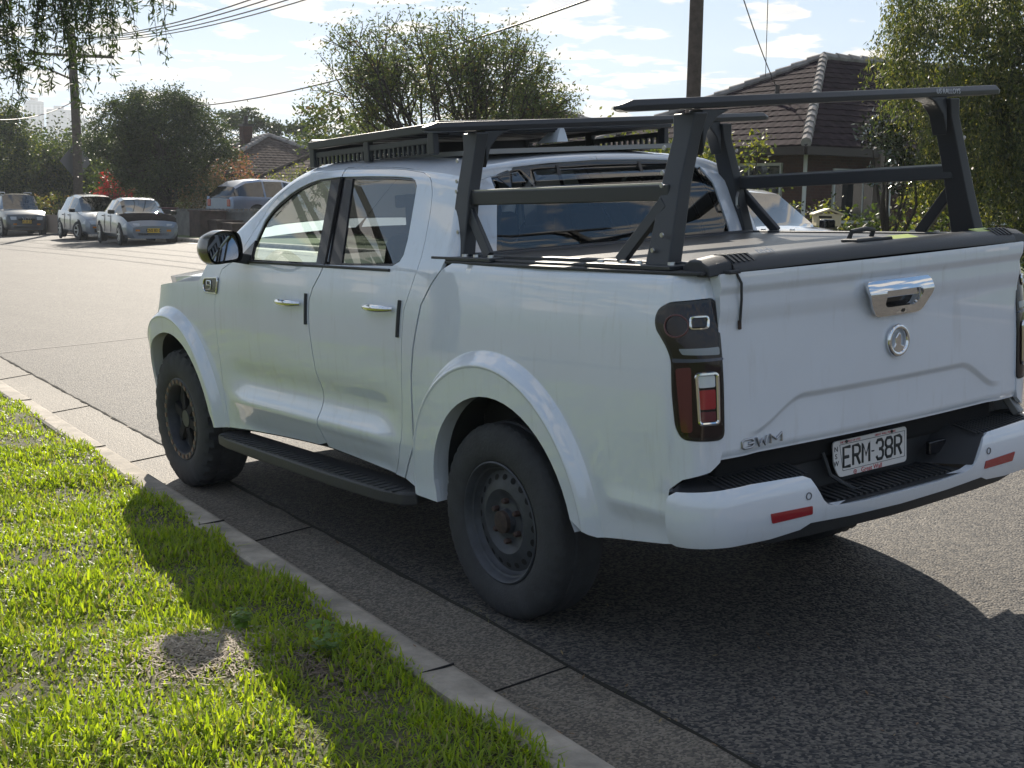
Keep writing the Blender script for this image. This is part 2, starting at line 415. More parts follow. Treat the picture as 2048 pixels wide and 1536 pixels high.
# ------------------------------------------------ the ute, in its own frame
RTW=Matrix(((.99972,-.00148,.02363),(0,.99805,.06237),(-.02367,-.06236,.99777)))
truck=thing('pickup_truck','white dual cab pickup truck with black ladder rack parked at the near kerb','pickup truck')
truck.rotation_mode='QUATERNION'; truck.rotation_quaternion=RTW.to_quaternion()
FD=[(2.584,.424),(2.572,.62),(2.57,.80),(2.588,1.0),(2.585,1.10),(2.565,1.2),(2.50,1.29),(2.33,1.345),(2.215,1.49),(2.12,1.60),(2.034,1.667),(1.92,1.728),(1.787,1.777),(1.6,1.797),(1.445,1.803),(1.40,1.60),(1.345,1.36),(1.389,1.299),(1.455,1.23),(1.485,1.175),(1.490,1.10),(1.485,1.03),(1.46,.894),(1.443,.78),(1.442,.702),(1.465,.584),(1.46,.53),(1.457,.490),(1.548,.469),(1.7,.465),(1.996,.453),(2.3,.438)]
RDr=[(1.445,1.803),(1.40,1.60),(1.345,1.36),(1.389,1.299),(1.455,1.23),(1.485,1.175),(1.490,1.10),(1.485,1.03),(1.46,.894),(1.443,.78),(1.442,.702),(1.465,.584),(1.46,.53),(1.457,.472)][::-1]
RD=RDr+[(1.25,1.80),(1.115,1.794),(.9,1.782),(.729,1.761),(.66,1.735),(.623,1.704),(.59,1.65),(.566,1.582),(.545,1.47),(.537,1.40),(.542,1.343),(.58,1.26),(.624,1.176),(.646,1.007),(.67,.792),(.71,.612),(.76,.52),(.832,.439),(1.0,.446),(1.162,.456)]
WIN=[(2.19,1.337),(2.179,1.405),(2.124,1.541),(2.07,1.59),(2.009,1.626),(1.92,1.668),(1.833,1.696),(1.74,1.718),(1.645,1.734),(1.45,1.744),(1.165,1.742),(.899,1.734),(.80,1.727),(.76,1.712),(.731,1.682),(.70,1.54),(.684,1.461),(.683,1.40),(.701,1.372),(.749,1.353),(.90,1.350),(1.116,1.345),(1.602,1.339)]
def cut(poly,a,b,side_):   # keep the part of poly on one side of line a-b
    a=np.array(a);b=np.array(b);d=b-a;o=[];n=len(poly)
    f=lambda p:(d[0]*(p[1]-a[1])-d[1]*(p[0]-a[0]))*side_
    for i in range(n):
        p=np.array(poly[i]);q=np.array(poly[(i+1)%n]);fp,fq=f(p),f(q)
        if fp>=0:o.append(tuple(p))
        if fp*fq<0:o.append(tuple(p+(q-p)*fp/(fp-fq)))
    return o
WF=cut(WIN,(1.345,1.30),(1.445,1.803),-1); WR=cut(WIN,(1.345,1.30),(1.445,1.803),1)
WF=list(map(tuple,inset(WF,0.0)));
GLF=cut(WIN,(1.443,1.345),(1.522,1.697),-1); GLR=cut(WIN,(1.218,1.344),(1.346,1.746),1)
if np.mean([p[0] for p in GLF])<1.5: GLF=cut(WIN,(1.443,1.345),(1.522,1.697),1); GLR=cut(WIN,(1.218,1.344),(1.346,1.746),-1)
if np.mean([p[0] for p in WF])<1.4: WF,WR=WR,WF
def arch(cx,r,z0=.44,low_=.40,bk=0,n=26):
    P=[]
    for i in range(n+1):
        a=math.pi*i/n; P.append((cx+r*math.cos(a),z0+r*math.sin(a)*.985))
    return P     # from +x to -x
ARF=arch(3.19,.478); ARR=arch(-.045,.455)
ARF[-1]=(ARF[-1][0]-.03,.42); ARR[0]=(ARR[0][0]-.01,.40); ARR[-1]=(ARR[-1][0]-.015,.45)
gap=.0036
def arcl(cx,R_): return [(cx+R_*math.cos(a),.44+R_*math.sin(a)) for a in np.linspace(0,math.pi,40)]
FLN=[arcl(c_,r_) for c_ in (0,3.23) for r_ in (.618,.611,.604,.592,.578,.566,.561,.5565,.552,.53,.505)]+[[(c_+s_*r_,.44),(c_+s_*r_,.40)] for c_ in (0,3.23) for s_ in (1,-1) for r_ in (.618,.604,.59,.57,.557,.545)]
FDi=inset(FD,gap);RDi=inset(RD,gap)
TG=[(.745,.437),(.62,.60),(.60,.76),(.585,.908),(.56,1.02),(.499,1.203),(.43,1.29),(.372,1.345)]   # tub/cab gap going up
SMAX=lambda u: float(max(Hroof(u)-.042-.085,ZB)+.24+(low(u,ZB)[1]-.4*(max(float(Hroof(u))-.042,ZB)-ZB)-.19))
topc=[(u,SMAX(u)-.0005) for u in (.50,.7,.9,1.1,1.3,1.5,1.7,1.85,2.0,2.15,2.3,2.45,2.6,2.72)]
CABREAR=[(.352,1.40),(.362,1.47),(.385,1.56),(.405,1.65),(.428,1.74),(.455,1.80),(.47,1.88),(.485,2.0)]
def ws_s(u,f): # windshield edge
    za=max(float(Hroof(u))-.127,ZB); return za+.24*f
WSH=[(u,ws_s(u,1.0)) for u in (1.86,1.95,2.05,2.2,2.35,2.5,2.62)]
fz=[(2.72,1.30),(2.70,1.22)]
CAB=TG+CABREAR+topc+[(2.72,1.32)]+[(2.80,1.215),(3.0,1.205),(3.2,1.19),(3.45,1.165),(3.7,1.13),(3.95,1.06),(4.15,1.0),(4.30,.95),(4.30,.5),(3.66,.5)]+ARF+[(2.69,.42),(2.584,.424)]+[(2.3,.436),(1.996,.45),(1.548,.466),(1.162,.453),(.832,.436)]
# the windshield opening is closed by its own glass patch
for s in (1,-1):
    wsO=WSH+[(2.62,SMAX(2.62)-.02),(2.5,SMAX(2.5)-.002),(2.2,SMAX(2.2)-.002),(2.0,SMAX(2.0)-.002),(1.86,SMAX(1.86)-.002)]
    CABw=TG+CABREAR+[(u,SMAX(u)-.0005) for u in (.50,.7,.9,1.1,1.3,1.5,1.7,1.855)]+WSH+[(2.66,1.36),(2.72,1.29)]+[(2.80,1.215),(3.0,1.205),(3.2,1.19),(3.45,1.165),(3.7,1.13),(3.95,1.06),(4.15,1.0),(4.30,.95),(4.30,.5),(3.68,.5)]+ARF+[(2.69,.42),(2.584,.424)]+[(2.3,.436),(1.996,.45),(1.548,.466),(1.162,.453),(.832,.436)]
    # doors leave two holes; the strip along the sill is part of the doors' lower edge
    hole=[p for p in FD[:15]]+[(1.25,1.803),(1.115,1.797)]+RD[RD.index((.9,1.782)):RD.index((.832,.439))+1]
    cabs=patch('cab_panel',[p for p in CABw[:len(CABw)-5]]+[(2.584,.424)]+FD[1:15]+RD[len(RDr):RD.index((.832,.439))+1],[],side,WHITE,truck,sp=.03,lines=FLN,sgn=s)
    fd=patch('front_door',FDi,[WF],side,WHITE,truck,sp=.028,lines=FLN,sgn=s)
    rd=patch('rear_door',RDi,[WR],side,WHITE,truck,sp=.028,lines=FLN,sgn=s)
    for d_,W_,G_,gm,nm in ((fd,WF,GLF,GL_F,'window'),(rd,WR,GLR,GL_R,'window')):
        Gi=inset(G_,.011)
        patch('window_trim',inset(W_,-.002),[Gi],side,GLOSSBLK,d_,sp=.03,sgn=s,off=-.006,lip=.01)
        patch(nm,inset(G_,.009),[],side,gm,d_,sp=.04,sgn=s,off=-.012,lip=0)
    Q=[side(1.345+(1.442-1.345)*t,1.345+(1.80-1.345)*t)*np.array([1,s,1]) for t in np.linspace(0,.87,12)];b=MB();b.tube([tuple(v) for v in Q],.0075,6);b.build('door_gap_seal',GAP,truck)
    patch('windshield',wsO,[],side,GL_F,truck,sp=.05,sgn=s,off=-.003,lip=0)
    # belt moulding
    b=MB(); b.tube([low(u,1.331)*np.array([1,s,1])+np.array([0,.002*s,.004]) for u in np.linspace(2.19,.76,24)],.0065,6)
    b.build('belt_moulding',BLACKPL,truck,smooth=True)
    # shut-line backing
    for poly in (FD,RD):
        P=dens(poly,.02)
        A=side(P[:,0],P[:,1])*np.array([1,s,1]);
        bb=MB(); bb.tube([tuple(a-np.array([0,.010*s,0])) for a in A]+[tuple(A[0]-np.array([0,.010*s,0]))],.006,5,cap=False); bb.build('door_seal',GAP,truck)
    # handles
    for d_,(u1_,u2_,zc_) in ((fd,(1.80,1.555,1.156)),(rd,(.935,.70,1.176))):
        hp=MB(); n=12
        pts=[];rr=[]
        for i in range(n+1):
            t=i/n;u=u1_+(u2_-u1_)*t;o=.012+.030*math.sin(math.pi*t)**.5
            q=low(u,zc_+.002*math.sin(t*3))*np.array([1,s,1]);pts.append((q[0],q[1]+o*s,q[2]));rr.append(.006+.012*math.sin(math.pi*min(max(t,.03),.97))**.5)
        hp.tube(pts,rr,10); hp.build('handle',CHROME,d_,smooth=True)
        uc=(u1_+u2_)/2+.02
    # rear face lamps and sensors come with the tub
    # edge guards (dark strips on the rear edge of each door)
    for d_,(ua,za_,ub,zb_) in ((fd,(1.512,1.205,1.515,1.06)),(rd,(.655,1.215,.672,1.06))):
        Q=[low(ua+(ub-ua)*t,za_+(zb_-za_)*t)*np.array([1,s,1])+np.array([0,.004*s,0]) for t in np.linspace(0,1,8)]
        e_=MB(); e_.tube(Q,.009,8); e_.build('edge_guard',BLACKPL,d_,smooth=True)
    # tub side panel
    TUB=[(u-.012,z) for u,z in TG]+[(.3,1.375),(-.3,1.378),(-.95,1.380),(-1.06,1.378),(-1.19,1.374),(-1.197,1.29),(-1.197,1.0),(-1.19,.80),(-1.181,.768),(-1.141,.74),(-1.047,.718),(-.99,.68),(-.985,.60),(-.985,.492),(-.934,.482),(-.752,.458),(-.60,.441)]+ARR[::-1][1:]+[(.60,.405)]
    LAMP=rnd([(-.935,1.235),(-.95,1.268),(-1.0,1.29),(-1.127,1.297),(-1.198,1.298),(-1.2,1.1),(-1.2,.84),(-1.108,.843),(-1.05,.850),(-1.027,.89),(-1.018,1.0),(-1.017,1.107),(-.995,1.150),(-.943,1.20)],.03)
    tub=patch('tub_side',TUB,[LAMP],low,WHITE,truck,sp=.028,lines=FLN,sgn=s,lip=.02)
    LM=patch('tail_lamp',inset(LAMP,.003),[],low,LENS,truck,sp=.02,sgn=s,off=.004,lip=.03)
    LP_=inset(LAMP,.004);LP_=np.concatenate([LP_,LP_[:1]])
    patch('lamp_border',inset(LAMP,.0035),[inset(LAMP,.014)],low,GLOSSBLK,LM,sp=.02,sgn=s,off=.0045,lip=.003)
    def frame_(name,poly,r,mt,off,closed=True):
        P=dens(rnd(poly,.012),.008); A=low(P[:,0],P[:,1]); 
        th=np.clip((U0-P[:,0])/RC,0,np.pi/2); nn=np.stack([-np.sin(th),np.cos(th),0*th],1)
        A=(A+nn*off)*np.array([1,s,1]); q=MB(); q.tube([tuple(a) for a in A]+[tuple(A[0]),tuple(A[1])],r,6,cap=False); return q.build(name,mt,LM,smooth=True)
    frame_('lamp_trim',[(-1.088,1.243),(-1.150,1.243),(-1.147,1.206),(-1.085,1.206)],.0045,CHROME,.008)
    frame_('lamp_trim',[(-1.100,1.062),(-1.168,1.062),(-1.168,.900),(-1.106,.900)],.006,CHROME,.009)
    patch('reflector',rnd([(-1.107,1.01),(-1.160,1.01),(-1.160,.948),(-1.11,.948)],.006),[],low,REDL,LM,sp=.02,sgn=s,off=.008,lip=.006)
    patch('reflector',rnd([(-1.108,.94),(-1.160,.94),(-1.160,.908),(-1.112,.908)],.006),[],low,mat('dark_red_lens',(.10,.01,.02),.1,coat=1),LM,sp=.02,sgn=s,off=.008,lip=.006)
    patch('reversing_light',rnd([(-1.106,1.055),(-1.160,1.055),(-1.160,1.018),(-1.107,1.018)],.006),[],low,CLRL,LM,sp=.02,sgn=s,off=.008,lip=.006)
    patch('turn_signal',rnd([(-1.045,1.143),(-1.185,1.143),(-1.185,1.118),(-1.058,1.124)],.006),[],low,mat('grey_lens',(.22,.25,.28),.1,coat=1),LM,sp=.02,sgn=s,off=.006,lip=.004)
    patch('lamp_ridge',rnd([(-1.025,1.112),(-1.195,1.108),(-1.195,1.100),(-1.028,1.100)],.004),[],low,mat('lamp_dark_blue',(.04,.05,.09),.15,coat=1),LM,sp=.02,sgn=s,off=.010,lip=.008)
    patch('lamp_glow_bar',rnd([(-1.035,1.08),(-1.085,1.085),(-1.085,.875),(-1.05,.875)],.01),[],low,mat('deep_red_lens',(.09,.010,.018),.12,coat=1),LM,sp=.02,sgn=s,off=.0055,lip=.002)
    R_=.055
    ringp=[(-1.035+.045*math.cos(a)-.0,1.215+.035*math.sin(a)) for a in np.linspace(0,2*math.pi,20,endpoint=False)]
    frame_('lamp_ring',ringp,.003,mat('lamp_ring_dull',(.12,.05,.05),.3),.006)
    # front wing badge
    bd=patch('wing_badge',rnd([(2.715,1.234),(2.535,1.242),(2.545,1.160),(2.70,1.160),(2.725,1.19)],.02),[],low,GLOSSBLK,truck,sp=.02,sgn=s,off=.006,lip=.008)
    P=dens(rnd([(2.715,1.234),(2.535,1.242),(2.545,1.160),(2.70,1.160),(2.725,1.19)],.02),.012);A=(low(P[:,0],P[:,1])+np.array([0,.008,0]))*np.array([1,s,1])
    q=MB();q.tube([tuple(a) for a in A]+[tuple(A[0])],.0045,6,cap=False);q.build('badge_rim',CHROME,bd,smooth=True)
    P=dens([(2.68,1.175),(2.62,1.178),(2.62,1.222),(2.67,1.222),(2.67,1.20),(2.60,1.20)],.01,False);A=(low(P[:,0],P[:,1])+np.array([0,.010,0]))*np.array([1,s,1])
    q=MB();q.tube([tuple(a) for a in A],.003,6);q.build('badge_mark',CHROME,bd,smooth=True)
    # flare inner lip
    for cx,AR in ((3.19,ARF),(-.045,ARR)):
        P=dens(AR,.03,False);A=low(P[:,0],P[:,1]);A=np.concatenate([A,low(*AR[-1])[None]]);B_=A.copy();B_[:,1]-=.075;cc=np.array([cx,0,.44]);
        D_=A-cc;D_[:,1]=0;D_/=np.linalg.norm(D_,axis=1,keepdims=True);B_=B_+D_*.006
        C_=B_.copy();C_[:,1]-=.24;C_+=D_*.03
        V=np.concatenate([A,B_])*np.array([1,s,1]);n=len(A)
        obj('arch_lip',V,[(i,i+1,n+i+1,n+i) for i in range(n-1)],WHITE,truck,smooth=True)
        V=np.concatenate([B_,C_])*np.array([1,s,1])
        obj('wheel_arch_liner',V,[(i,i+1,n+i+1,n+i) for i in range(n-1)],BLACKPL,truck,smooth=True)
    # side step
    st=MB(); yy=lambda v:v*s
    outl=[(.66,.80),(.62,.90),(.66,.955),(.80,.985),(1.25,.995),(2.05,.985),(2.45,.975),(2.60,.955),(2.64,.90),(2.62,.80)]
    st.prism(outl,lambda a,b:(a,b*s,.335),lambda a,b:(a,b*s,.395)); st.build('side_step',STEP,truck,bevel=.012)
    rb=MB()
    for i in range(36): rb.box((.72+i*.052,.93*s,.397),(.018,.085,.004))
    rb.build('step_treads',BLACKPL,truck)
    # mirror
    mr=MB(); hp=[(1.935,1.335),(1.11,1.335),(1.14,1.37),(1.135,1.45),(1.10,1.49),(1.04,1.503),(.97,1.495),(.945,1.45),(.95,1.335)]
    MP=rnd([(.955,1.345),(1.115,1.335),(1.145,1.40),(1.125,1.475),(1.06,1.505),(.965,1.492),(.948,1.42)],.03)
    V=[];n=len(MP);ctr=np.array([1.045,1.42])
    lay=[(2.105,1.0),(2.16,1.03),(2.20,1.03),(2.25,.93),(2.285,.72),(2.30,.40)]
    for xx,k in lay:
        for p in MP: q=ctr+(np.array(p)-ctr)*k; V.append((xx,q[0]*s,q[1]))
    F=[(i*n+j,i*n+(j+1)%n,(i+1)*n+(j+1)%n,(i+1)*n+j) for i in range(len(lay)-1) for j in range(n)]+[tuple((len(lay)-1)*n+j for j in range(n))]
    q=MB();q.add(V,F);mo=q.build('wing_mirror',GLOSSBLK,truck,smooth=True)
    q=MB();q.add([(2.152,(ctr+(np.array(p)-ctr)*.97)[0]*s,(ctr+(np.array(p)-ctr)*.97)[1]) for p in MP],[tuple(range(n))]);q.build('mirror_housing_face',BLACKPL,mo)
    q=MB();q.add([(2.135+.24*((ctr+(np.array(p)-ctr)*.84)[1]-1.42),(ctr+(np.array(p)-ctr)*.84)[0]*s,(ctr+(np.array(p)-ctr)*.84)[1]) for p in MP],[tuple(range(n))]);q.build('mirror_glass',MIR,mo)
    q=MB();q.bar((2.20,.86*s,1.34),(2.20,1.0*s,1.37),.07,.05);q.build('mirror_arm',BLACKPL,mo,bevel=.01)
    q=MB();q.prism([(2.32,1.337),(2.155,1.337),(2.165,1.44)],lambda a,b:tuple(side(a,b)*np.array([1,s,1])+np.array([0,.004*s,0])),lambda a,b:tuple(side(a,b)*np.array([1,s,1])-np.array([0,.015*s,0])));q.build('sail_panel',GLOSSBLK,truck)
# chrome cap line on the mirror top is part of the housing; rear corner of the cab
ce=dens(CABREAR,.03,False);ce=np.concatenate([ce,[CABREAR[-1]]])
e=1e-3
top=[]
umx=.485
for s_ in np.linspace(2.0,SMAX(umx)-.001,14)[1:]: top.append((umx+.0,s_))
ce=np.concatenate([ce,top])
CABR_ALL=ce
E3=side(ce[:,0],ce[:,1]);dv=side(ce[:,0],ce[:,1]+e)-side(ce[:,0],ce[:,1]-e);du=side(ce[:,0]+e,ce[:,1])-side(ce[:,0]-e,ce[:,1])
NN=-np.cross(du,dv);NN/=np.linalg.norm(NN,axis=1,keepdims=True)
r=.05;K=7;V=[];NV=[]
for s in (1,-1):
    S=np.array([1,s,1]);V=[];
    for i in range(len(E3)):
        for k in range(K):
            th=math.pi/2*k/(K-1); V.append((E3[i]+r*(-NN[i]*(1-math.cos(th))+np.array([-1,0,0])*math.sin(th)))*S)
    F=[(i*K+k,i*K+k+1,(i+1)*K+k+1,(i+1)*K+k) for i in range(len(E3)-1) for k in range(K-1)]
    q=MB();q.add(V,F);q.build('cab_corner',WHITE,truck,smooth=True)
inner=E3-NN*r; inner[:,0]-=r
# rear wall: fill between the inner edge and the rear window opening
RWn=rnd([(.655,1.385),(.655,1.42),(.585,1.735),(.30,1.755),(0,1.762),(-.30,1.755),(-.585,1.735),(-.655,1.42),(-.655,1.385)],.05)
xin=np.interp
def rearx(y,z):
    y=np.asarray(y,float);z=np.asarray(z,float);y,z=np.broadcast_arrays(y,z)
    o=np.argsort(inner[:,2]);x=np.interp(z,inner[o,2],inner[o,0])
    return np.stack([x-.012*(1-(y/.8)**2),y,z],-1)
io=[(p[1],p[2]) for p in inner]
outl=[(a,b) for a,b in io if True]
poly=outl+[(-a,b) for a,b in outl[::-1]]
poly=[p for i,p in enumerate(poly) if i==0 or abs(p[0]-poly[i-1][0])+abs(p[1]-poly[i-1][1])>.004]
patch('cab_rear_wall',[(outl[0][0],1.30),]+poly+[(-outl[0][0],1.30)],[RWn],rearx,WHITE,truck,sp=.04,flip=True,lip=.01)
rw=patch('rear_window',inset(RWn,.004),[],rearx,GL_B,truck,sp=.06,flip=True,off=-.006,lip=0)
patch('rear_window_border',inset(RWn,.002),[inset(RWn,.028)],rearx,GLOSSBLK,truck,sp=.05,flip=True,off=-.008,lip=.003)
for yy in (.23,-.23):
    q=MB();q.bar(tuple(rearx(yy,1.39)+np.array([.004,0,0])),tuple(rearx(yy,1.745)+np.array([.004,0,0])),.016,.004,up=(1,0,0));q.build('window_divider',GLOSSBLK,rw)
# ---- bonnet, front
def hood(x,y):
    x=np.asarray(x,float);y=np.asarray(y,float);x,y=np.broadcast_arrays(x,y)
    zc=np.interp(x,[2.6,2.8,3.1,3.5,3.8,3.95,4.08],[1.30,1.275,1.262,1.235,1.19,1.14,1.04])
    a=np.abs(y)/.9
    return np.stack([x,y,zc+.006*_ss(.45,.55,a)-.052*a**4],-1)
hood_ref[0]=hood
patch('bonnet',[(2.66,.80),(2.9,.858),(3.35,.83),(3.55,.78),(3.72,.68),(3.86,.50),(3.95,0),(3.86,-.50),(3.72,-.68),(3.55,-.78),(3.35,-.83),(2.9,-.858),(2.66,-.80)],[],hood,WHITE,truck,sp=.06,lip=.04)
q=MB();q.box((3.98,0,.78),(.12,1.0,.5));q.build('grille',BLACKPL,truck,bevel=.04)
q=MB();q.prism(rnd([(3.55,-.86),(3.9,-.80),(4.12,-.55),(4.17,0),(4.12,.55),(3.9,.80),(3.55,.86)],.08),lambda a,b:(a,b,.36),lambda a,b:(a,b,.62));q.build('front_bumper',WHITE,truck,bevel=.03)
# ---- tailgate
GT=rnd([(.802,1.374),(.790,1.30),(.790,1.0),(.797,.80),(.795,.772),(-.795,.772),(-.797,.80),(-.790,1.0),(-.790,1.30),(-.802,1.374)],.012)
def ycr(zc,d): return [(a,zc-d-.10*float(_ss(.42,.66,abs(a)))) for a in np.linspace(-.70,.70,60)]
gt=patch('tailgate',GT,[],gate,WHITE,truck,sp=.022,flip=True,lip=.05,lines=[ycr(.955,d) for d in (0,.008,.015,.022,.030)]+[[(-.8,z_),(.8,z_)] for z_ in (1.30,1.31,1.3175,1.325,1.335,1.372)])
gp=lambda y,z:gate(y,z)
MG=lambda y,z,o=.003: Matrix.Translation(Vector(gate(y,z))+Vector((-o,0,0)))@Matrix(((0,0,-1,0),(-1,0,0,0),(0,1,0,0),(0,0,0,1)))
def gpoly(name,poly,d0,d1,mt,par=None,bev=.003):
    q=MB();q.prism(poly,lambda a,b:tuple(gate(a,b)+np.array([d0,0,0])),lambda a,b:tuple(gate(a,b)-np.array([d1,0,0])));return q.build(name,mt,par or gt,bevel=bev)
# handle: chrome bezel with a pocket
HB=[(.160,1.288),(.150,1.298),(-.165,1.298),(-.178,1.288),(-.182,1.255),(-.172,1.215),(-.150,1.178),(-.13,1.170),(.085,1.170),(.105,1.180),(.150,1.235),(.162,1.262)]
HH=rnd([(.082,1.262),(-.112,1.262),(-.118,1.235),(-.105,1.208),(-.09,1.202),(.055,1.202),(.072,1.215)],.01)
def gflat(y,z): return gate(y,z)
hb=patch('tailgate_handle',rnd(HB,.012),[HH],lambda a,b:gate(a,b)+np.stack([-.012-.022*(1-.95*((b-1.232)/.066)**2)-.006*(1-((a+.01)/.17)**2)-.010*_ss(1.20,1.26,b),0*a,0*a],-1),CHROME,gt,sp=.012,flip=True,lip=.012)
MBv=MB();MBv.prism(HH,lambda a,b:tuple(gate(a,b)+np.array([.0,0,0])),lambda a,b:tuple(gate(a,b)-np.array([.002,0,0])));MBv.build('handle_pocket',GLOSSBLK,gt)
MBv=MB();MBv.prism(rnd([(.075,1.272),(-.108,1.272),(-.112,1.236),(.078,1.236)],.006),lambda a,b:tuple(gate(a,b)-np.array([.010,0,0])),lambda a,b:tuple(gate(a,b)-np.array([.032,0,0])));MBv.build('handle_lever',CHROME,gt,bevel=.005)
MBv=MB();MBv.box(tuple(gate(-.03,1.185)+np.array([-.022,0,0])),(.012,.055,.022));MBv.build('camera_mount',CHROME,gt,bevel=.004)
MBv=MB();MBv.lathe([(.0,-.002),(.008,-.002),(.009,.004)],16,tuple(gate(-.035,1.187)+np.array([-.030,0,0])),'X');MBv.build('reversing_camera',GLOSSBLK,gt,smooth=True)
# round emblem: a ring open onto a peaked centre
lc=(-.032,1.078)
ang=np.linspace(0,2*math.pi,49)
def ringpt(a,r_): return tuple(gate(lc[0]-r_*math.sin(a),lc[1]+r_*math.cos(a)*1.0)+np.array([-.010,0,0]))
em=MB();em.tube([ringpt(a,.049) for a in ang],.0095,10,cap=False);emo=em.build('emblem',CHROME,gt,smooth=True)
em=MB();em.prism([(lc[0]+.0,lc[1]+.030),(lc[0]+.018,lc[1]+.012),(lc[0]+.019,lc[1]-.010),(lc[0]+.030,lc[1]-.022),(lc[0]+.022,lc[1]-.040),(lc[0],lc[1]-.046),(lc[0]-.022,lc[1]-.040),(lc[0]-.030,lc[1]-.022),(lc[0]-.012,lc[1]-.014),(lc[0]-.012,lc[1]+.022)],lambda a,b:tuple(gate(a,b)),lambda a,b:tuple(gate(a,b)-np.array([.016,0,0])))
em.build('emblem_peak',CHROME,gt,bevel=.004)
strokes('maker_lettering','GWM',.052,.028,.014,.0048,mat('satin_chrome',(.42,.42,.43),.28,metal=.9),gt,MG(.612,.812,.008),flat=1.0)
# dark strap hanging over the tailgate edge, rub marks
q=MB();q.tube([tuple(gate(.735,1.384)+np.array([-.006,0,0])),tuple(gate(.722,1.34)-np.array([.010,0,0])),tuple(gate(.712,1.285)-np.array([.010,0,0])),tuple(gate(.710,1.215)-np.array([.008,0,0]))],.0045,6);q.build('hanging_strap',BLACKPL,truck,smooth=True)
q=MB();q.box(tuple(gate(.7105,1.205)-np.array([.008,0,0])),(.008,.012,.03));q.build('strap_end',RUST,truck,bevel=.003)
q=MB();q.box(tuple(gate(.755,1.382)+np.array([.02,0,-.004])),(.10,.05,.012));q.build('gate_stop',BLACKPL,truck,bevel=.004)
# inner gap backing behind tailgate
q=MB();q.box((-1.02,0,1.07),(.04,1.66,.60));q.build('tailgate_frame',GAP,truck)
# ---- bumper
wt=[(1.052,.655),(1.045,.668),(1.015,.684),(.85,.692),(.729,.694),(.499,.686),(.467,.672),(.446,.640),(.415,.592),(.395,.574),(.354,.560),(.2,.552)]
wtR=[(-a,b) for a,b in wt[::-1]]
wb=[(1.060,.507),(1.03,.500),(.857,.502),(.64,.494),(.507,.502),(.463,.519),(.268,.508),(.0,.502)]
BO=wt+wtR+[(-a,b) for a,b in wb]+wb[::-1][1:]
bpo=patch('rear_bumper',BO,[],bump,WHITE,truck,sp=.025,lip=.03)
bo=MB()
# lower valance
VB=[(.70,.494),(.52,.500),(.463,.517),(.27,.506),(0,.500),(-.27,.506),(-.463,.517),(-.52,.500),(-.70,.494),(-.62,.470),(-.45,.462),(0,.452),(.45,.462),(.62,.470)]
patch('bumper_valance',VB,[],bump,BLACKPL,bpo,sp=.025,off=-.006,lip=.06)
for sg in (1,-1):
    RFp=rnd([(sg*.66,.588),(sg*.47,.582),(sg*.466,.552),(sg*.65,.553)],.005)
    patch('bumper_reflector',RFp,[],bump,REDL,bpo,sp=.03,off=.003,lip=.01)
    PP=[bump(sg*.487+.0115*math.cos(a),.618+.0115*math.sin(a))+np.array([-.002,0,0]) for a in np.linspace(0,2*math.pi,17)]
    q=MB();q.tube([tuple(p) for p in PP],.0018,5,cap=False);q.build('parking_sensor',mat('sensor_ring',(.12,.12,.13),.5),bpo)
# black step pads and plate recess
q=MB()
zt=.676
for sg in (1,-1):
    out_=[bump(sg*w_,.684)+np.array([.006,0,-.004]) for w_ in (1.045,1.01,.95,.85,.70,.50)]
    in_=[(-1.02,.90*sg,.700),(-1.00,.84*sg,.703),(-1.0,.78*sg,.703),(-1.0,.70*sg,.703),(-1.0,.6*sg,.703),(-1.0,.44*sg,.700)]
    V=[tuple(p) for p in out_]+in_;n=6
    V2_=[(a,b,c-.05) for a,b,c in V]
    q.add(V+V2_,[(i,i+1,n+i+1,n+i) for i in range(n-1)]+[(5,11,23,17),(0,12,18,6)])
    # wall going down to the middle step
    a=bump(sg*.467,.672)+np.array([.006,0,0]);b=bump(sg*.40,.578)+np.array([.006,0,0])
    q.add([tuple(out_[-1]),tuple(a),tuple(b),(-1.0,.30*sg,.575),(-1.0,.40*sg,.66),(-1.0,.44*sg,.700)],[(0,1,4,5),(1,2,3,4)])
V=[tuple(bump(w_,.562)+np.array([.006,0,-.002])) for w_ in (.40,.2,0,-.2,-.40)]+[(-1.0,w_,.572) for w_ in (.32,.2,0,-.2,-.32)]
q.add(V,[(i,i+1,5+i+1,5+i) for i in range(4)])
q.add([(-1.0,.80,.45),(-1.0,-.80,.45),(-1.0,-.80,.80),(-1.0,.80,.80)],[(0,1,2,3)])
stp=q.build('bumper_step',BLACKPL,bpo,bevel=.006)
q=MB()
for i in range(22): 
    y0=.31-.62*i/21; q.bar((-1.17,y0,.568),(-1.03,y0-.02,.575),.012,.006)
for sg in (1,-1):
    for i in range(17): 
        y0=sg*(.46+.022*i); q.bar((-1.165,y0,.684),(-1.045,y0-.02,.700),.010,.006)
q.build('step_ribs',BLACKPL,bpo)
q=MB();q.box((-1.06,-.36,.635),(.02,.10,.05));q.build('step_recess',GLOSSBLK,bpo,bevel=.006)
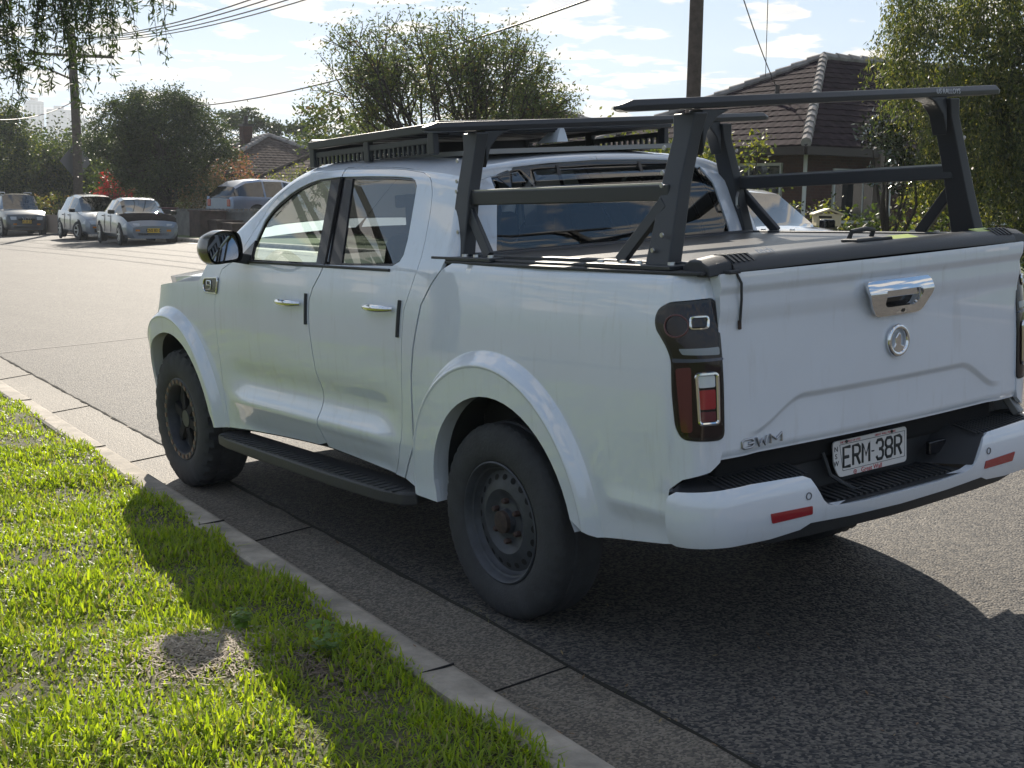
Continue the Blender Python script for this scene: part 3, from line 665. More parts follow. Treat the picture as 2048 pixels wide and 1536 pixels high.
# plate
px0=-1.045
pl=MB();PLP=rnd([(.200,.600),(.200,.735),(-.200,.735),(-.200,.600)],.018)
PLP=[(a+.0,b) for a,b in rnd([(.168,.603),(.195,.65),(.20,.735),(-.200,.735),(-.200,.603)],.016)]
MPl=lambda y,z,o=0:Matrix.Translation((px0-.006-o,y,z))@Matrix(((0,0,-1,0),(-1,0,0,0),(0,1,0,0),(0,0,0,1)))
pl.prism(PLP,lambda a,b:(px0,a,b),lambda a,b:(px0-.006,a,b));plo=pl.build('number_plate',PLATE,truck,bevel=.001)
strokes('plate_number','ERM.38R',.036,.070,.0150,.0062,PLBLK,plo,MPl(-.012,.672,.0002),flat=.35)
text('plate_state','N\nS\nW',.026,PLBLK,plo,MPl(.184,.680,.0005),depth=.0005)
text('plate_frame_name','Great Wall',.025,PLRED,plo,MPl(-.005,.612,.0005),depth=.0005)
q=MB();q.lathe([(.006,0),(.008,0),(.008,.001),(.006,.001)],16,(px0-.0075,.085,.612),'X');q.lathe([(.0,0),(.004,0),(.003,.001)],3,(px0-.0075,.085,.612),'X');q.build('plate_frame_mark',PLRED,plo)
text('plate_frame_text','THE WORLD OF UTES',.011,PLRED,plo,MPl(.11,.727,.0005),depth=.0004)
text('plate_frame_text','GREAT WALL MOTORS',.011,PLRED,plo,MPl(-.08,.727,.0005),depth=.0004)
P=[(px0-.0068,a,b) for a,b in ((.165,.72),(-.188,.72),(-.188,.625),(.150,.625),(.165,.72))]
q=MB();q.tube(P,.0009,4);q.build('plate_border',PLBLK,plo)
q=MB()
for y_ in (.13,-.115): q.lathe([(0,-.002),(.006,-.002),(.006,.002)],8,(px0-.007,y_,.728),'X')
q.build('plate_screw',PLBLK,plo)
q=MB();q.tube([(-1.03,.23,.70),(-1.05,.215,.62),(-1.08,.18,.59),(-1.12,.165,.572)],.008,6);q.tube([(-1.12,.165,.572),(-1.13,.14,.578),(-1.10,.13,.575)],.003,5);q.build('trailer_plug_cable',BLACKPL,truck,smooth=True)
q=MB();q.bar((-1.03,-.80,.80),(-1.10,-.82,.70),.05,.035);q.build('bumper_bracket',GALV,truck,bevel=.008)
# ---- tub top: rail caps, roller cover
for s in (1,-1):
    q=MB();q.prism([(.36,.872),(.36,.78),(-1.10,.78),(-1.10,.86),(-1.03,.880),(-.3,.889)],lambda a,b:(a,b*s,1.372),lambda a,b:(a,b*s,1.384));q.build('tub_rail_cap',BLACKPL,truck,bevel=.004)
    q=MB();q.box((-.38,.775*s,1.392),(1.46,.045,.03));q.build('cover_side_rail',BLACKMET,truck,bevel=.005)
cv=MB()
for i in range(32):
    x0=.26-i*.040; cv.box((x0,0,1.394),(.0385,1.50,.012))
cvo=cv.build('roller_cover',COVER,truck,bevel=.003)
q=MB();q.box((.30,0,1.385),(.10,1.56,.05));q.build('cover_front_box',BLACKMET,cvo,bevel=.012)
pr=[(-1.00,1.380),(-1.00,1.402),(-1.02,1.418),(-1.05,1.424),(-1.085,1.420),(-1.115,1.404),(-1.128,1.384),(-1.128,1.374)]
def crown(y): return .006*(1-(y/.8)**2)
ys=np.linspace(.74,-.74,20);V=[(a-.02*(1-(y/.8)**2),y,b+crown(y)) for y in ys for a,b in pr];k=len(pr)
q=MB();q.add(V,[(i*k+j,i*k+j+1,(i+1)*k+j+1,(i+1)*k+j) for i in range(len(ys)-1) for j in range(k-1)]+[tuple(range(k)),tuple((len(ys)-1)*k+j for j in range(k))]);q.build('cover_rear_bar',COVER2,cvo,smooth=True)
for s in (1,-1):
    q=MB();q.prism([(-1.0,1.376),(-1.0,1.41),(-1.03,1.428),(-1.08,1.428),(-1.118,1.408),(-1.125,1.376)],lambda a,b:(a,.74*s,b),lambda a,b:(a+.01,.835*s,b-.012));q.build('cover_end_cap',BLACKPL,cvo,bevel=.006)
    q=MB()
    for i in range(5): q.prism([(-1.005,1.404),(-1.03,1.434),(-1.08,1.434),(-1.118,1.412),(-1.11,1.408),(-1.03,1.42)],lambda a,b,i=i:(a-.005,(.735-i*.022)*s,b-.004),lambda a,b,i=i:(a-.005,(.725-i*.022)*s,b-.004))
    q.build('cover_ribs',BLACKPL,cvo)
ctext=Matrix.Translation((-1.085,.56,1.432))@Matrix.Rotation(rad(-28),4,'Y')@Matrix(((0,1,0,0),(-1,0,0,0),(0,0,1,0),(0,0,0,1)))
text('cover_lettering','tech',.045,mat('grey_print',(.45,.47,.5),.5),cvo,ctext,depth=.0005)
q=MB();q.tube([(-1.015,.07,1.432),(-1.03,.07,1.462),(-1.035,.0,1.468),(-1.03,-.045,1.462),(-1.02,-.045,1.438)],.009,8);q.build('latch_handle',BLACKPL,cvo,smooth=True)
q=MB();q.box((-1.05,.015,1.432),(.075,.19,.012),rz=.0);q.build('latch_base',BLACKPL,cvo,bevel=.005)
q=MB();q.box((-1.068,-.15,1.431),(.05,.13,.002),M=Matrix.Rotation(rad(-12),3,'Y'));q.build('warning_sticker',STICK,cvo)
q=MB();q.box((-1.066,-.62,1.427),(.05,.10,.002),M=Matrix.Rotation(rad(-12),3,'Y'));q.build('warning_sticker',STICK,cvo)
# ---- ladder rack over the tub
rk=MB();rk.bar((.345,.80,1.392),(.345,.801,1.392),.01,.01)
rack=bpy.data.objects.new('ladder_rack',None);C.objects.link(rack);rack.parent=truck
def post(x,yb,zt,yt):
    s=1 if yb>0 else -1
    q=MB()
    # tapered channel post
    def ring(z,y,wx,wy,x=x): return [(x-wx,y-wy,z),(x+wx,y-wy,z),(x+wx,y+wy,z),(x-wx,y+wy,z)]
    zs=[(1.395,yb,.058,.030),(1.55,yb+(yt-yb)*.3,.05,.028),(1.66,yb+(yt-yb)*.5,.046,.027),(zt-.10,yb+(yt-yb)*.88,.043,.026),(zt-.03,yt,.055,.03)]
    V=[];
    for z,y,wx,wy in zs:V+=ring(z,y,wx,wy)
    F=[(i*4+j,i*4+(j+1)%4,(i+1)*4+(j+1)%4,(i+1)*4+j) for i in range(4) for j in range(4)]+[(0,3,2,1),(16,17,18,19)]
    q.add(V,F)
    # gusset under the crossbar, inboard
    q.prism([(yt-.02*s,zt-.02),(yt-.15*s,zt-.02),(yt-.09*s,zt-.045),(yt-.045*s,zt-.09),(yt-.02*s,zt-.17)],lambda a,b:(x-.035,a,b),lambda a,b:(x+.035,a,b))
    o=q.build('rack_post',BLACKMET,rack,bevel=.006)
    for dz,dx in ((.05,.02),(.10,-.02),(.26,0),(.30,0),(-.12+.5,0)): q=MB();q.lathe([(0,.004),(.008,.004),(.009,0)],8,(x+dx,yb+(yt-yb)*dz+.032*s,1.395+dz),'Y');q.build('bolt_head',ALU,rack)
XR,XF=-.86,.345
ZRl,ZRr,ZFl,ZFr=1.915,1.955,1.912,1.928
post(XR,.80,ZRl,.66);post(XR,-.82,ZRr,-.66);post(XF,.80,ZFl,.70);post(XF,-.77,ZFr,-.64)
def cross(x,yl,yr,zl,zr,nm='crossbar'):
    q=MB();n=12
    sec=[(-.04,-.018),(.04,-.018),(.044,0),(.03,.018),(-.03,.018),(-.044,0)]
    V=[]
    L_=[(yl+.05,.35),(yl+.03,.65),(yl,1),(yr,1),(yr-.03,.65),(yr-.05,.35)]
    for y,k in L_:
        z=zl+(zr-zl)*(yl-y)/(yl-yr)
        V+=[(x+a*k,y,z+b*k-(.004 if k<1 else 0)) for a,b in sec]
    m_=len(sec);F=[(i*m_+j,i*m_+(j+1)%m_,(i+1)*m_+(j+1)%m_,(i+1)*m_+j) for i in range(len(L_)-1) for j in range(m_)]+[tuple(range(m_)),tuple((len(L_)-1)*m_+j for j in range(m_))]
    q.add(V,F);return q.build(nm,BLACKMET,rack,bevel=.003)
cb=cross(XR,.93,-.95,ZRl-.005,ZRr+.003)
cross(XF,.90,-.90,ZFl-.005,ZFr)
text('rack_lettering','US RALLOYS',.026,mat('grey_print2',(.5,.52,.55),.5),rack,Matrix.Translation((XR-.047,-.63,1.950))@Matrix(((0,0,-1,0),(-1,0,0,0),(0,1,0,0),(0,0,0,1))),depth=.0005)
for s,zf,zr in ((1,1.625,1.630),(-1,1.625,1.645)):
    q=MB();q.bar((XF,.745*s,zf),(XR,.742*s,zr),.05,.055);q.build('rack_side_rail',BLACKMET,rack,bevel=.006)
    q=MB();q.bar((XF,.745*s,zf+.030),(XR+.05,.742*s,zr+.030),.036,.006);q.build('rail_top_slot',ALU,rack)
    q=MB();q.bar((XR+.22,.80*s,1.40),(XR+.02,.765*s,1.60),.022,.045,up=(1,0,0));q.build('rack_brace',BLACKMET,rack,bevel=.004)
    q=MB();q.bar((XF-.20,.80*s,1.40),(XF-.02,.765*s,1.585),.022,.045,up=(1,0,0));q.build('rack_brace',BLACKMET,rack,bevel=.004)
    q=MB();q.box((XR+.11,.81*s,1.392),(.44,.12,.016));q.box((XF-.09,.81*s,1.392),(.42,.12,.016));q.box((-.25,.82*s,1.388),(.9,.05,.012));q.build('rack_foot_plate',BLACKMET,rack,bevel=.004)
    for xx in (XR-.08,XR+.08,XR+.16,XR+.28,XF+.08,XF-.08,XF-.16,XF-.26): q=MB();q.lathe([(0,.010),(.012,.010),(.013,0)],6,(xx,.835*s,1.400),'Z');q.build('foot_bolt',ALU,rack)
q=MB();q.tube([(XF-.055,-.72+.02,1.585),(XF-.075,-.72+.05,1.56),(XF-.075,-.72+.05,1.53),(XF-.055,-.72+.02,1.515)],.006,6);q.build('tie_down_loop',ALU,rack,smooth=True)
# ---- platform on the cab roof
rp=bpy.data.objects.new('roof_platform',None);C.objects.link(rp);rp.parent=truck
for s in (1,-1):
    q=MB();q.bar((.72,.66*s,1.922),(1.86,.66*s,1.895),.035,.038);q.build('platform_rail',BLACKMET,rp,bevel=.006)
    q=MB();q.bar((.74,.66*s,1.872),(1.84,.655*s,1.848),.012,.026);q.build('platform_skirt',BLACKMET,rp,bevel=.003)
    for i in range(26): q=MB();q.box((.78+i*.041,.655*s,1.838-i*.0006),(.016,.010,.045));q.build('skirt_fin',BLACKMET,rp)
    for xx in (.74,1.3,1.84):
        q=MB();q.box((xx,.655*s,1.865-.018*(xx-.74)),(.05,.03,.11));q.build('platform_foot',BLACKMET,rp,bevel=.006)
for i in range(9):
    q=MB();q.box((.74+i*.137,0,1.930-i*.0032),(.124,1.28,.016));q.build('platform_slat',BLACKMET,rp,bevel=.003)
q=MB();q.bar((1.86,-.66,1.885),(1.86,.66,1.885),.03,.08);q.build('platform_front_rail',BLACKMET,rp,bevel=.008)
q=MB();q.bar((.70,-.66,1.925),(.70,.66,1.925),.035,.05);q.bar((.70,.60,1.895),(.70,-.60,1.90),.01,.012);q.build('platform_rear_rail',BLACKMET,rp,bevel=.006)
# shark fin
q=MB();V=[]
for i,t in enumerate(np.linspace(0,1,7)):
    x=.86-.20*t; h=.075*math.sin(t*math.pi/2)**1.3*(1 if t<.97 else .97); wd=.032*(.25+.75*t)
    for y,z in ((-wd,0),(-wd*.45,h*.7),(0,h),(wd*.45,h*.7),(wd,0)): V.append((x+ (z/.075)*-.0,y+.02,1.848+z))
q.add(V,[(i*5+j,i*5+j+1,(i+1)*5+j+1,(i+1)*5+j) for i in range(6) for j in range(4)]+[tuple(30+j for j in range(5))]);q.build('roof_antenna',WHITE,truck,smooth=True)
# ---- interior and underside
q=MB();q.box((1.55,0,.47),(2.2,1.62,.06));q.build('cabin_floor',INT,truck)
for s in (1,-1):
    q=MB();q.prism([(.52,.47),(2.52,.47),(2.52,1.27),(2.3,1.30),(.52,1.30)],lambda a,b:(a,.80*s-.0*b,b),lambda a,b:(a,.78*s,b));q.build('door_lining',INT,truck)
q=MB();q.prism([(2.05,.9),(2.02,1.20),(2.10,1.28),(2.62,1.31),(2.75,1.24),(2.75,.6),(2.4,.6)],lambda a,b:(a,-.78,b),lambda a,b:(a,.78,b));q.build('dashboard',INT,truck,bevel=.03)
def seat(x,y,wd,hh,nm='seat'):
    q=MB();q.box((x+.22,y,.86),(.50,wd,.16));q.prism([(x+.02,.86),(x+.14,.88),(x-.06,hh),(x-.16,hh)],lambda a,b:(a,y-wd/2*.95,b),lambda a,b:(a,y+wd/2*.95,b));o=q.build(nm,INTG,truck,bevel=.04)
    return o
for y in (.38,-.38):
    o=seat(1.33,y,.50,1.46);q=MB();q.box((1.20,y,1.56),(.09,.26,.17));q.tube([(1.21,y-.06,1.42),(1.20,y-.06,1.52)],.008,6);q.tube([(1.21,y+.06,1.42),(1.20,y+.06,1.52)],.008,6);q.build('headrest',INTG,o,bevel=.035)
o=seat(.72,0,1.36,1.42,'rear_bench')
for y in (.48,0,-.48): q=MB();q.box((.585,y,1.49),(.08,.26,.13));q.build('headrest',INTG,o,bevel=.03)
q=MB();q.tube([(1.93+.05*math.sin(a),-.38+.185*math.cos(a),1.17+.18*math.sin(a)) for a in np.linspace(0,2*math.pi,30)],.014,8,cap=False);q.bar((2.1,-.38,1.13),(1.93,-.38,1.17),.05,.05);q.bar((1.94,-.20,1.18),(1.94,-.56,1.18),.03,.03);q.build('steering_wheel',INT,truck,smooth=True)
q=MB();q.box((2.02,-.02,1.60),(.03,.24,.07));q.build('rear_view_mirror',INT,truck,bevel=.01)
q=MB();q.prism([(.40,.50),(.36,1.36),(.40,1.36),(.44,.50)],lambda a,b:(a,-.80,b),lambda a,b:(a,.80,b));q.build('bulkhead',INT,truck)
q=MB();q.box((1.1,0,1.812),(1.15,1.05,.02));q.build('headlining',mat('headlining_cloth',(.35,.35,.34),.9),truck)
q=MB();q.box((1.5,0,.52),(4.9,1.14,.22));q.box((-.35,0,.82),(1.35,1.50,.30)) ;q.box((3.3,0,.85),(1.2,1.1,.5));q.build('chassis',GAP,truck,bevel=.02)
q=MB();q.tube([(0,-.75,.39),(0,.75,.39)],.05,10);q.lathe([(0,-.14),(.10,-.12),(.15,0),(.10,.12),(0,.14)],20,(0,0,.39));q.build('rear_axle',BLACKMET,truck,smooth=True)
q=MB();q.lathe([(0.0,-.1),(.30,-.1),(.33,-.05),(.33,.06),(0,.06)],30,(-.62,.1,.56),'Z');q.build('spare_wheel',RUB,truck,smooth=True)
# ---- wheels
def wheel(x,s,R,front):
    w_=bpy.data.objects.new('wheel',None);C.objects.link(w_);w_.parent=truck;w_.location=(x,0,R-.006)
    yo=.905
    n=168 if front else 180
    prof=[(.222,-.245),(.25,-.262),(.31,-.268),(R-.035,-.262),(R-.010,-.240),(R,-.21),(R+.001,-.19),(R,-.155),(R,-.15),(R+.001,-.12),(R,-.085),(R,-.08),(R+.001,-.055),(R,-.02+.0),(R-.012,.004),(R-.035,.016),(.31,.022),(.285,.021),(.27,.018),(.25,.012),(.236,.000),(.232,-.012)]
    if not front: prof=[(a,b*.84 if b<0 else b) for a,b in prof]
    V=[];k=len(prof)
    for i in range(n):
        a=2*math.pi*i/n
        for j,(r_,h) in enumerate(prof):
            d=0
            if front:
                if 4<=j<=14: 
                    ph=(i+(3 if j%4<2 else 0))%6; d=-.011 if ph in (0,1) else .004
                    if j in (7,11): d=-.009
                if j==15: d=.006 if (i%6) in (3,4,5) else -.004
            else:
                if 4<=j<=14 and j in (7,8,11,12): d=-.007
                if j in (13,14,15) and i%4==0: d=-.005
            V.append(((r_+d)*math.cos(a),(yo+h)*s,(r_+d)*math.sin(a)))
    F=[(i*k+q_,i*k+q_+1,((i+1)%n)*k+q_+1,((i+1)%n)*k+q_) for i in range(n) for q_ in range(k-1)]
    q=MB();q.add(V,F);ty=q.build('tyre',RUB,w_,smooth=True)
    q=MB()
    if front:
        q.lathe([(.240,-.002),(.244,.004),(.236,.012),(.205,.010),(.200,.0),(.196,-.06),(.17,-.075),(.10,-.06),(.055,-.05),(.05,-.02),(0,-.02)],64,(0,yo*s,0)) if s>0 else q.lathe([(.240,.002),(.244,-.004),(.236,-.012),(.205,-.010),(.200,0),(.196,.06),(.17,.075),(.10,.06),(.055,.05),(.05,.02),(0,.02)],64,(0,yo*s,0))
        rm=q.build('rim',STEEL,w_,smooth=True)
        for i in range(24):
            a=2*math.pi*i/24;q=MB();q.box((.221*math.cos(a),(yo+.013)*s,.221*math.sin(a)),(.020,.006,.026),M=Matrix.Rotation(-a,3,'Y'));q.build('rim_bolt',TANB,w_)
        for i in range(6):
            a=2*math.pi*i/6+.3;q=MB();q.bar((.055*math.cos(a),(yo-.035)*s,.055*math.sin(a)),(.19*math.cos(a),(yo-.045)*s,.19*math.sin(a)),.055,.03,up=(0,1,0));q.build('spoke',GAP,w_,bevel=.006)
    else:
        S_=s
        pf=[(.238,.004),(.242,.010),(.236,.014),(.228,.008),(.222,-.012),(.219,-.016),(.213,-.018),(.207,-.034),(.200,-.040),(.192,-.036),(.150,-.020),(.128,-.016),(.105,-.030),(.092,-.038),(.075,-.038),(.068,-.036),(.050,-.034),(.046,-.016),(.036,-.012),(0,-.012)]
        q.lathe([(a,b*S_) for a,b in pf],72,(0,yo*s,0));rm=q.build('rim',STEEL,w_,smooth=True)
        for i in range(20):
            a=2*math.pi*i/20;q=MB()
            cx_,cz_=.176*math.cos(a),.176*math.sin(a)
            P=[]
            for t in np.linspace(0,2*math.pi,14,endpoint=False):
                u_,v_=.0115*math.cos(t),.0150*math.sin(t)
                P.append((cx_+u_*math.cos(a)-v_*math.sin(a),(yo-.0405+ .0)*s,cz_+u_*math.sin(a)+v_*math.cos(a)))
            # tilt onto the cone
            P=[(p[0],(yo+np.interp(math.hypot(p[0],p[2]),[.150,.192],[-.020,-.036])+.0015)*s,p[2]) for p in P]
            q.add(P,[tuple(range(14))]);q.build('rim_hole',GAP,w_)
        nutm=mat('nut_rust',(.06,.035,.03),.7)
        for i in range(6):
            a=2*math.pi*i/6+.5;q=MB();q.lathe([(.012,-.015*S_),(.012,.012*S_),(.008,.018*S_),(0,.018*S_)],6,(.080*math.cos(a),(yo-.030)*s,.080*math.sin(a)));q.build('wheel_nut',nutm,w_)
        q=MB();q.lathe([(.0455,-.03*S_),(.044,.0*S_),(.034,.004*S_),(0,.004*S_)],30,(0,(yo)*s,0));q.build('hub_cap',RUST,w_,smooth=True)
    q=MB();q.lathe([(0,-.13),(.15,-.13),(.15,-.11),(0,-.11)],24,(0,yo*s,0)) if s>0 else q.lathe([(0,.13),(.15,.13),(.15,.11),(0,.11)],24,(0,yo*s,0));q.build('brake_drum',GAP,w_)
    return w_
for s in (1,-1):
    wheel(0,s,.388,False);wheel(3.23,s,.400,True)
q=MB()
# ------------------------------------------------ ground
def GZ(x,y):
    x=np.asarray(x,float);y=np.asarray(y,float)
    z=-(.02368*x+.06251*y);t=y+.096*x-.99
    z=z+np.where(t<-11,.0625*(t+11),0)+np.where(t>3,.0625*(t-3),0)
    z=z+np.where(x>70,.0237*(x-70),0)+np.where(x<-12,.0237*(x+12),0)
    return z
def TY(t,x): return t-.096*x+.99
def sheet(name,ts,xs,h,mt,kind='structure',hf=None):
    V=[];nx=len(xs);n=len(ts)
    for t in ts:
        for x in xs:
            y=TY(t,x); V.append((x,y,float(GZ(x,y))+(hf(x,t) if hf else h)))
    F=[(i*nx+j,i*nx+j+1,(i+1)*nx+j+1,(i+1)*nx+j) for i in range(n-1) for j in range(nx-1)]
    return obj(name,V,F,mt,smooth=True,kind=kind)
def node_mat(name,build):
    M=bpy.data.materials.new(name);M.use_nodes=True;build(M.node_tree,M.node_tree.nodes['Principled BSDF']);return M
def asphalt(name,lo,hi,sc,bump,rough,spec,tint2):
    def bd(t,b):
        co=t.nodes.new('ShaderNodeTexCoord')
        v=t.nodes.new('ShaderNodeTexVoronoi');v.inputs['Scale'].default_value=sc;t.links.new(co.outputs['Object'],v.inputs[0])
        n=t.nodes.new('ShaderNodeTexNoise');n.inputs['Scale'].default_value=1.1;n.inputs['Detail'].default_value=9;n.inputs['Roughness'].default_value=.6;mp_=t.nodes.new('ShaderNodeMapping');mp_.inputs['Scale'].default_value=(.22,1.5,1);mp_.inputs['Rotation'].default_value=(0,0,.096);t.links.new(co.outputs['Object'],mp_.inputs[0]);t.links.new(mp_.outputs[0],n.inputs[0])
        bw=t.nodes.new('ShaderNodeRGBToBW');t.links.new(v.outputs['Color'],bw.inputs[0])
        r=t.nodes.new('ShaderNodeValToRGB');r.color_ramp.elements[0].position=.30;r.color_ramp.elements[1].position=.80
        r.color_ramp.elements[0].color=(*lo,1);r.color_ramp.elements[1].color=(*hi,1);t.links.new(bw.outputs[0],r.inputs[0])
        r2=t.nodes.new('ShaderNodeValToRGB');r2.color_ramp.elements[0].position=.3;r2.color_ramp.elements[1].position=.7
        r2.color_ramp.elements[0].color=(*tint2,1);r2.color_ramp.elements[1].color=(1,1,1,1);t.links.new(n.outputs[0],r2.inputs[0])
        mx_=t.nodes.new('ShaderNodeMixRGB');mx_.blend_type='MULTIPLY';mx_.inputs[0].default_value=1;t.links.new(r.outputs[0],mx_.inputs[1]);t.links.new(r2.outputs[0],mx_.inputs[2]);t.links.new(mx_.outputs[0],b.inputs['Base Color'])
        b.inputs['Roughness'].default_value=rough;b.inputs['Specular IOR Level'].default_value=spec
        bp=t.nodes.new('ShaderNodeBump');bp.inputs['Strength'].default_value=bump;bp.inputs['Distance'].default_value=.006;bp.invert=True
        t.links.new(v.outputs['Distance'],bp.inputs['Height']);t.links.new(bp.outputs[0],b.inputs['Normal'])
    return node_mat(name,bd)
ROAD=asphalt('asphalt',(.034,.035,.038),(.19,.170,.143),98,.85,.74,.26,(.78,.78,.79))
CONC=asphalt('gutter_concrete',(.11,.10,.085),(.31,.27,.22),120,.5,.7,.35,(.55,.53,.50))
KERB=mat('kerb_concrete',(.40,.35,.29),.85,bump=.4,bscale=60,col2=(.19,.17,.14),vscale=5,detail=9)
SOIL=mat('soil_and_thatch',(.10,.085,.05),.95,bump=.6,bscale=30,col2=(.045,.05,.02),vscale=9,detail=8)
LAWN=mat('lawn_ground',(.085,.12,.025),.95,bump=.5,bscale=20,col2=(.045,.07,.018),vscale=3,detail=8)
xs=[-160,-120,-80,-55,-40,-30,-24,-19]+list(np.linspace(-14,20,69))+list(np.linspace(21,70,50))+list(np.linspace(75,240,20))
sheet('road',[-10.25,-8,-6,-4,-2,-1,0,.02],xs,0,ROAD)
sheet('gutter',[0.0,.1,.2,.3,.44],xs,0,CONC,hf=lambda x,t:.004-.028*min(max(t,0)/.4,1))
sheet('gutter_far',[-10.2,-10.5,-10.72],xs,0,CONC,hf=lambda x,t:.004-.02*min((-t-10.2)/.4,1))
def kerbhf(x,t): return 0
def kerb(name,prof):
    V=[];nx=len(xs)
    for t,h in prof:
        for x in xs: y=TY(t,x);V.append((x,y,float(GZ(x,y))+h))
    F=[(i*nx+j,i*nx+j+1,(i+1)*nx+j+1,(i+1)*nx+j) for i in range(len(prof)-1) for j in range(nx-1)]
    return obj(name,V,F,KERB,kind='structure')
kerb('kerb',[(.40,-.03),(.425,.06),(.445,.095),(.47,.108),(.585,.116),(.60,.105),(.60,.0)])
kerb('kerb_far',[(-10.70,-.03),(-10.73,.06),(-10.76,.10),(-10.92,.112),(-10.93,0)])
# joints
q=MB()
for x0 in (-.6,1.80,4.2,6.65,9.1,11.5,13.9,16.3):
    a=[(x0,t) for t in (0,.15,.3,.42)];
    P=[(x0+.28*t*.3,TY(t,x0),float(GZ(x0,TY(t,x0)))+.006-.028*min(t/.4,1)) for _,t in a];q.tube(P,.0035,5)
    P=[(x0+.05,TY(t,x0+.05),float(GZ(x0,TY(t,x0)))+.113) for t in (.46,.52,.59)];q.tube(P,.004,5)
o=q.build('gutter_joints',GAP);o['kind']='structure'
q=MB();rr=random.Random(2);P=[]
for i in range(160):
    x=-3+i*.15;y=TY(.0+rr.uniform(-.006,.006),x);P.append((x,y,float(GZ(x,y))+.003))
q.tube(P,[.006+rr.random()*.008 for _ in P],5);o=q.build('gutter_edge_crack',mat('crack_dirt',(.02,.019,.014),.95));o['kind']='structure'
V=[];
for i in range(30):
    f=i/29;x=11.3-.2*f+.05*math.sin(i*1.7)*.3;t=-.05-10*f;y=TY(t,x);z=float(GZ(x,y))+.004
    V+=[(x-.02,y,z),(x+.02,y,z)]
o=obj('road_seam',V,[(2*i,2*i+1,2*i+3,2*i+2) for i in range(29)],mat('seam_sealer',(.20,.185,.165),.8));o['kind']='structure'
vx=list(np.linspace(-9,14,93))
sheet('verge_ground',[.60,1,2,4,8,30],[-160,-100,-60,-40,-30,-20,-12,-9],0,LAWN,hf=lambda x,t:.10)
def vh(x,t): return .105+.04*(t-.6)+.012*math.sin(x*3.1+t*2)+.010*math.sin(x*7.3-t*5)
sheet('verge_ground',[.60,.62,.8,1,1.3,1.7,2.1,2.6,3.2,4,5,7,10],vx,0,SOIL,hf=lambda x,t:vh(x,t)-.03*(1 if t<.61 else 0))
sheet('verge_ground',[.60,1,2,4,8,30],list(np.linspace(14,240,80)),0,LAWN,hf=lambda x,t:.10)
sheet('verge_ground_far',[-10.93,-11.5,-12.5,-14,-18,-25,-40,-80,-300],list(np.linspace(-160,240,170)),0,LAWN,hf=lambda x,t:.10+.02*math.sin(x*2.1+t))
V=[(-2500,-2500,-9),(4000,-2500,-9),(4000,2500,-9),(-2500,2500,-9)]
obj('ground',V,[(0,1,2,3)],LAWN,kind='structure')
# ------------------------------------------------ grass of the near verge
BA=(.10,2.13);BB_=(-.35,1.88);BC=(1.9,2.5)
def grass():
    def dens_(n,x0,x1,t0,t1): return np.stack([rng.uniform(x0,x1,n),rng.uniform(t0,t1,n)],1)
    P=np.concatenate([dens_(105000,-2.6,1.5,.56,2.9),dens_(60000,1.5,4.5,.56,3.3),dens_(30000,4.5,9,.57,3.6),dens_(12000,9,14,.57,4)])
    x,t=P[:,0],P[:,1]
    # clumps and bare patches
    nv=np.sin(x*5.1+1.3*np.sin(t*4))*np.sin(t*6.3+x*1.7)+.6*np.sin(x*13+t*9)*np.sin(t*15-x*4)
    y=TY(t,x)
    jg=.35*np.sin(x*31+y*17)+.3*np.sin(y*43-x*23);bare=.93*np.exp(-(((x-BA[0])/.17)**2+((y-BA[1])/.13)**2+jg*.5))+np.exp(-(((x-BC[0])/.30)**2+((y-BC[1])/.18)**2)*1.2)*.7+.9*np.exp(-(((x-BB_[0])/.20)**2+((y-BB_[1])/.07)**2))
    edge=np.exp(-((t-.575)/.05)**2)
    keep=(rng.random(len(x))>bare*1.05)&(rng.random(len(x))<.80+.25*nv)
    x,t,y,nv=x[keep],t[keep],y[keep],nv[keep];n=len(x)
    z=GZ(x,y)+.100+.04*(t-.6)+.012*np.sin(x*3.1+t*2)+.010*np.sin(x*7.3-t*5)
    far=np.clip((x+2)/10,0,1)
    h=rng.uniform(.020,.048,n)*(1+.38*np.clip(nv,-.7,1));long_=rng.random(n)<.05;h=np.where(long_,h*1.7,h)
    wd=rng.uniform(.0022,.0046,n)*(1+far*.8)
    az=rng.uniform(0,2*np.pi,n);lean=rng.uniform(.25,1.5,n)*h;tw=az+np.pi/2+rng.uniform(-.5,.5,n)
    dx,dy=np.cos(az)*lean,np.sin(az)*lean;sx,sy=np.cos(tw)*wd,np.sin(tw)*wd
    hz=np.sqrt(np.maximum(h*h-(lean*.8)**2,(h*.35)**2))
    B=np.stack([x,y,z],1);V=np.empty((n,5,3))
    V[:,0]=B-np.stack([sx,sy,0*sx],1);V[:,1]=B+np.stack([sx,sy,0*sx],1)
    m_=B+np.stack([dx*.35,dy*.35,hz*.62],1);V[:,2]=m_+np.stack([sx,sy,0*sx],1)*.85;V[:,3]=m_-np.stack([sx,sy,0*sx],1)*.85
    V[:,4]=B+np.stack([dx,dy,hz],1)
    b=np.arange(n)[:,None]*5
    F=np.concatenate([b+np.array([[0,1,2]]),b+np.array([[0,2,3]]),b+np.array([[3,2,4]])],1).reshape(-1,3)
    c=rng.random(n);mi=np.where(c<.50,0,np.where(c<.86,1,np.where(c<.955,2,3)))
    g1=mat('grass_blade_bright',(.30,.38,.025),.45,trans=.58,spec=.5);g2=mat('grass_blade_mid',(.18,.26,.02),.45,trans=.55);g3=mat('grass_blade_pale',(.26,.27,.07),.5,trans=.45);g4=mat('grass_straw',(.33,.27,.15),.7,trans=.3)
    o=obj('grass',V.reshape(-1,3),F,None,mats=[g1,g2,g3,g4],midx=np.repeat(mi,3));tag(o,'bright green lawn grass on the near verge beside the kerb','grass');o['kind']='stuff'
    return g1,g2,g3,g4
G1,G2,G3,G4=grass()
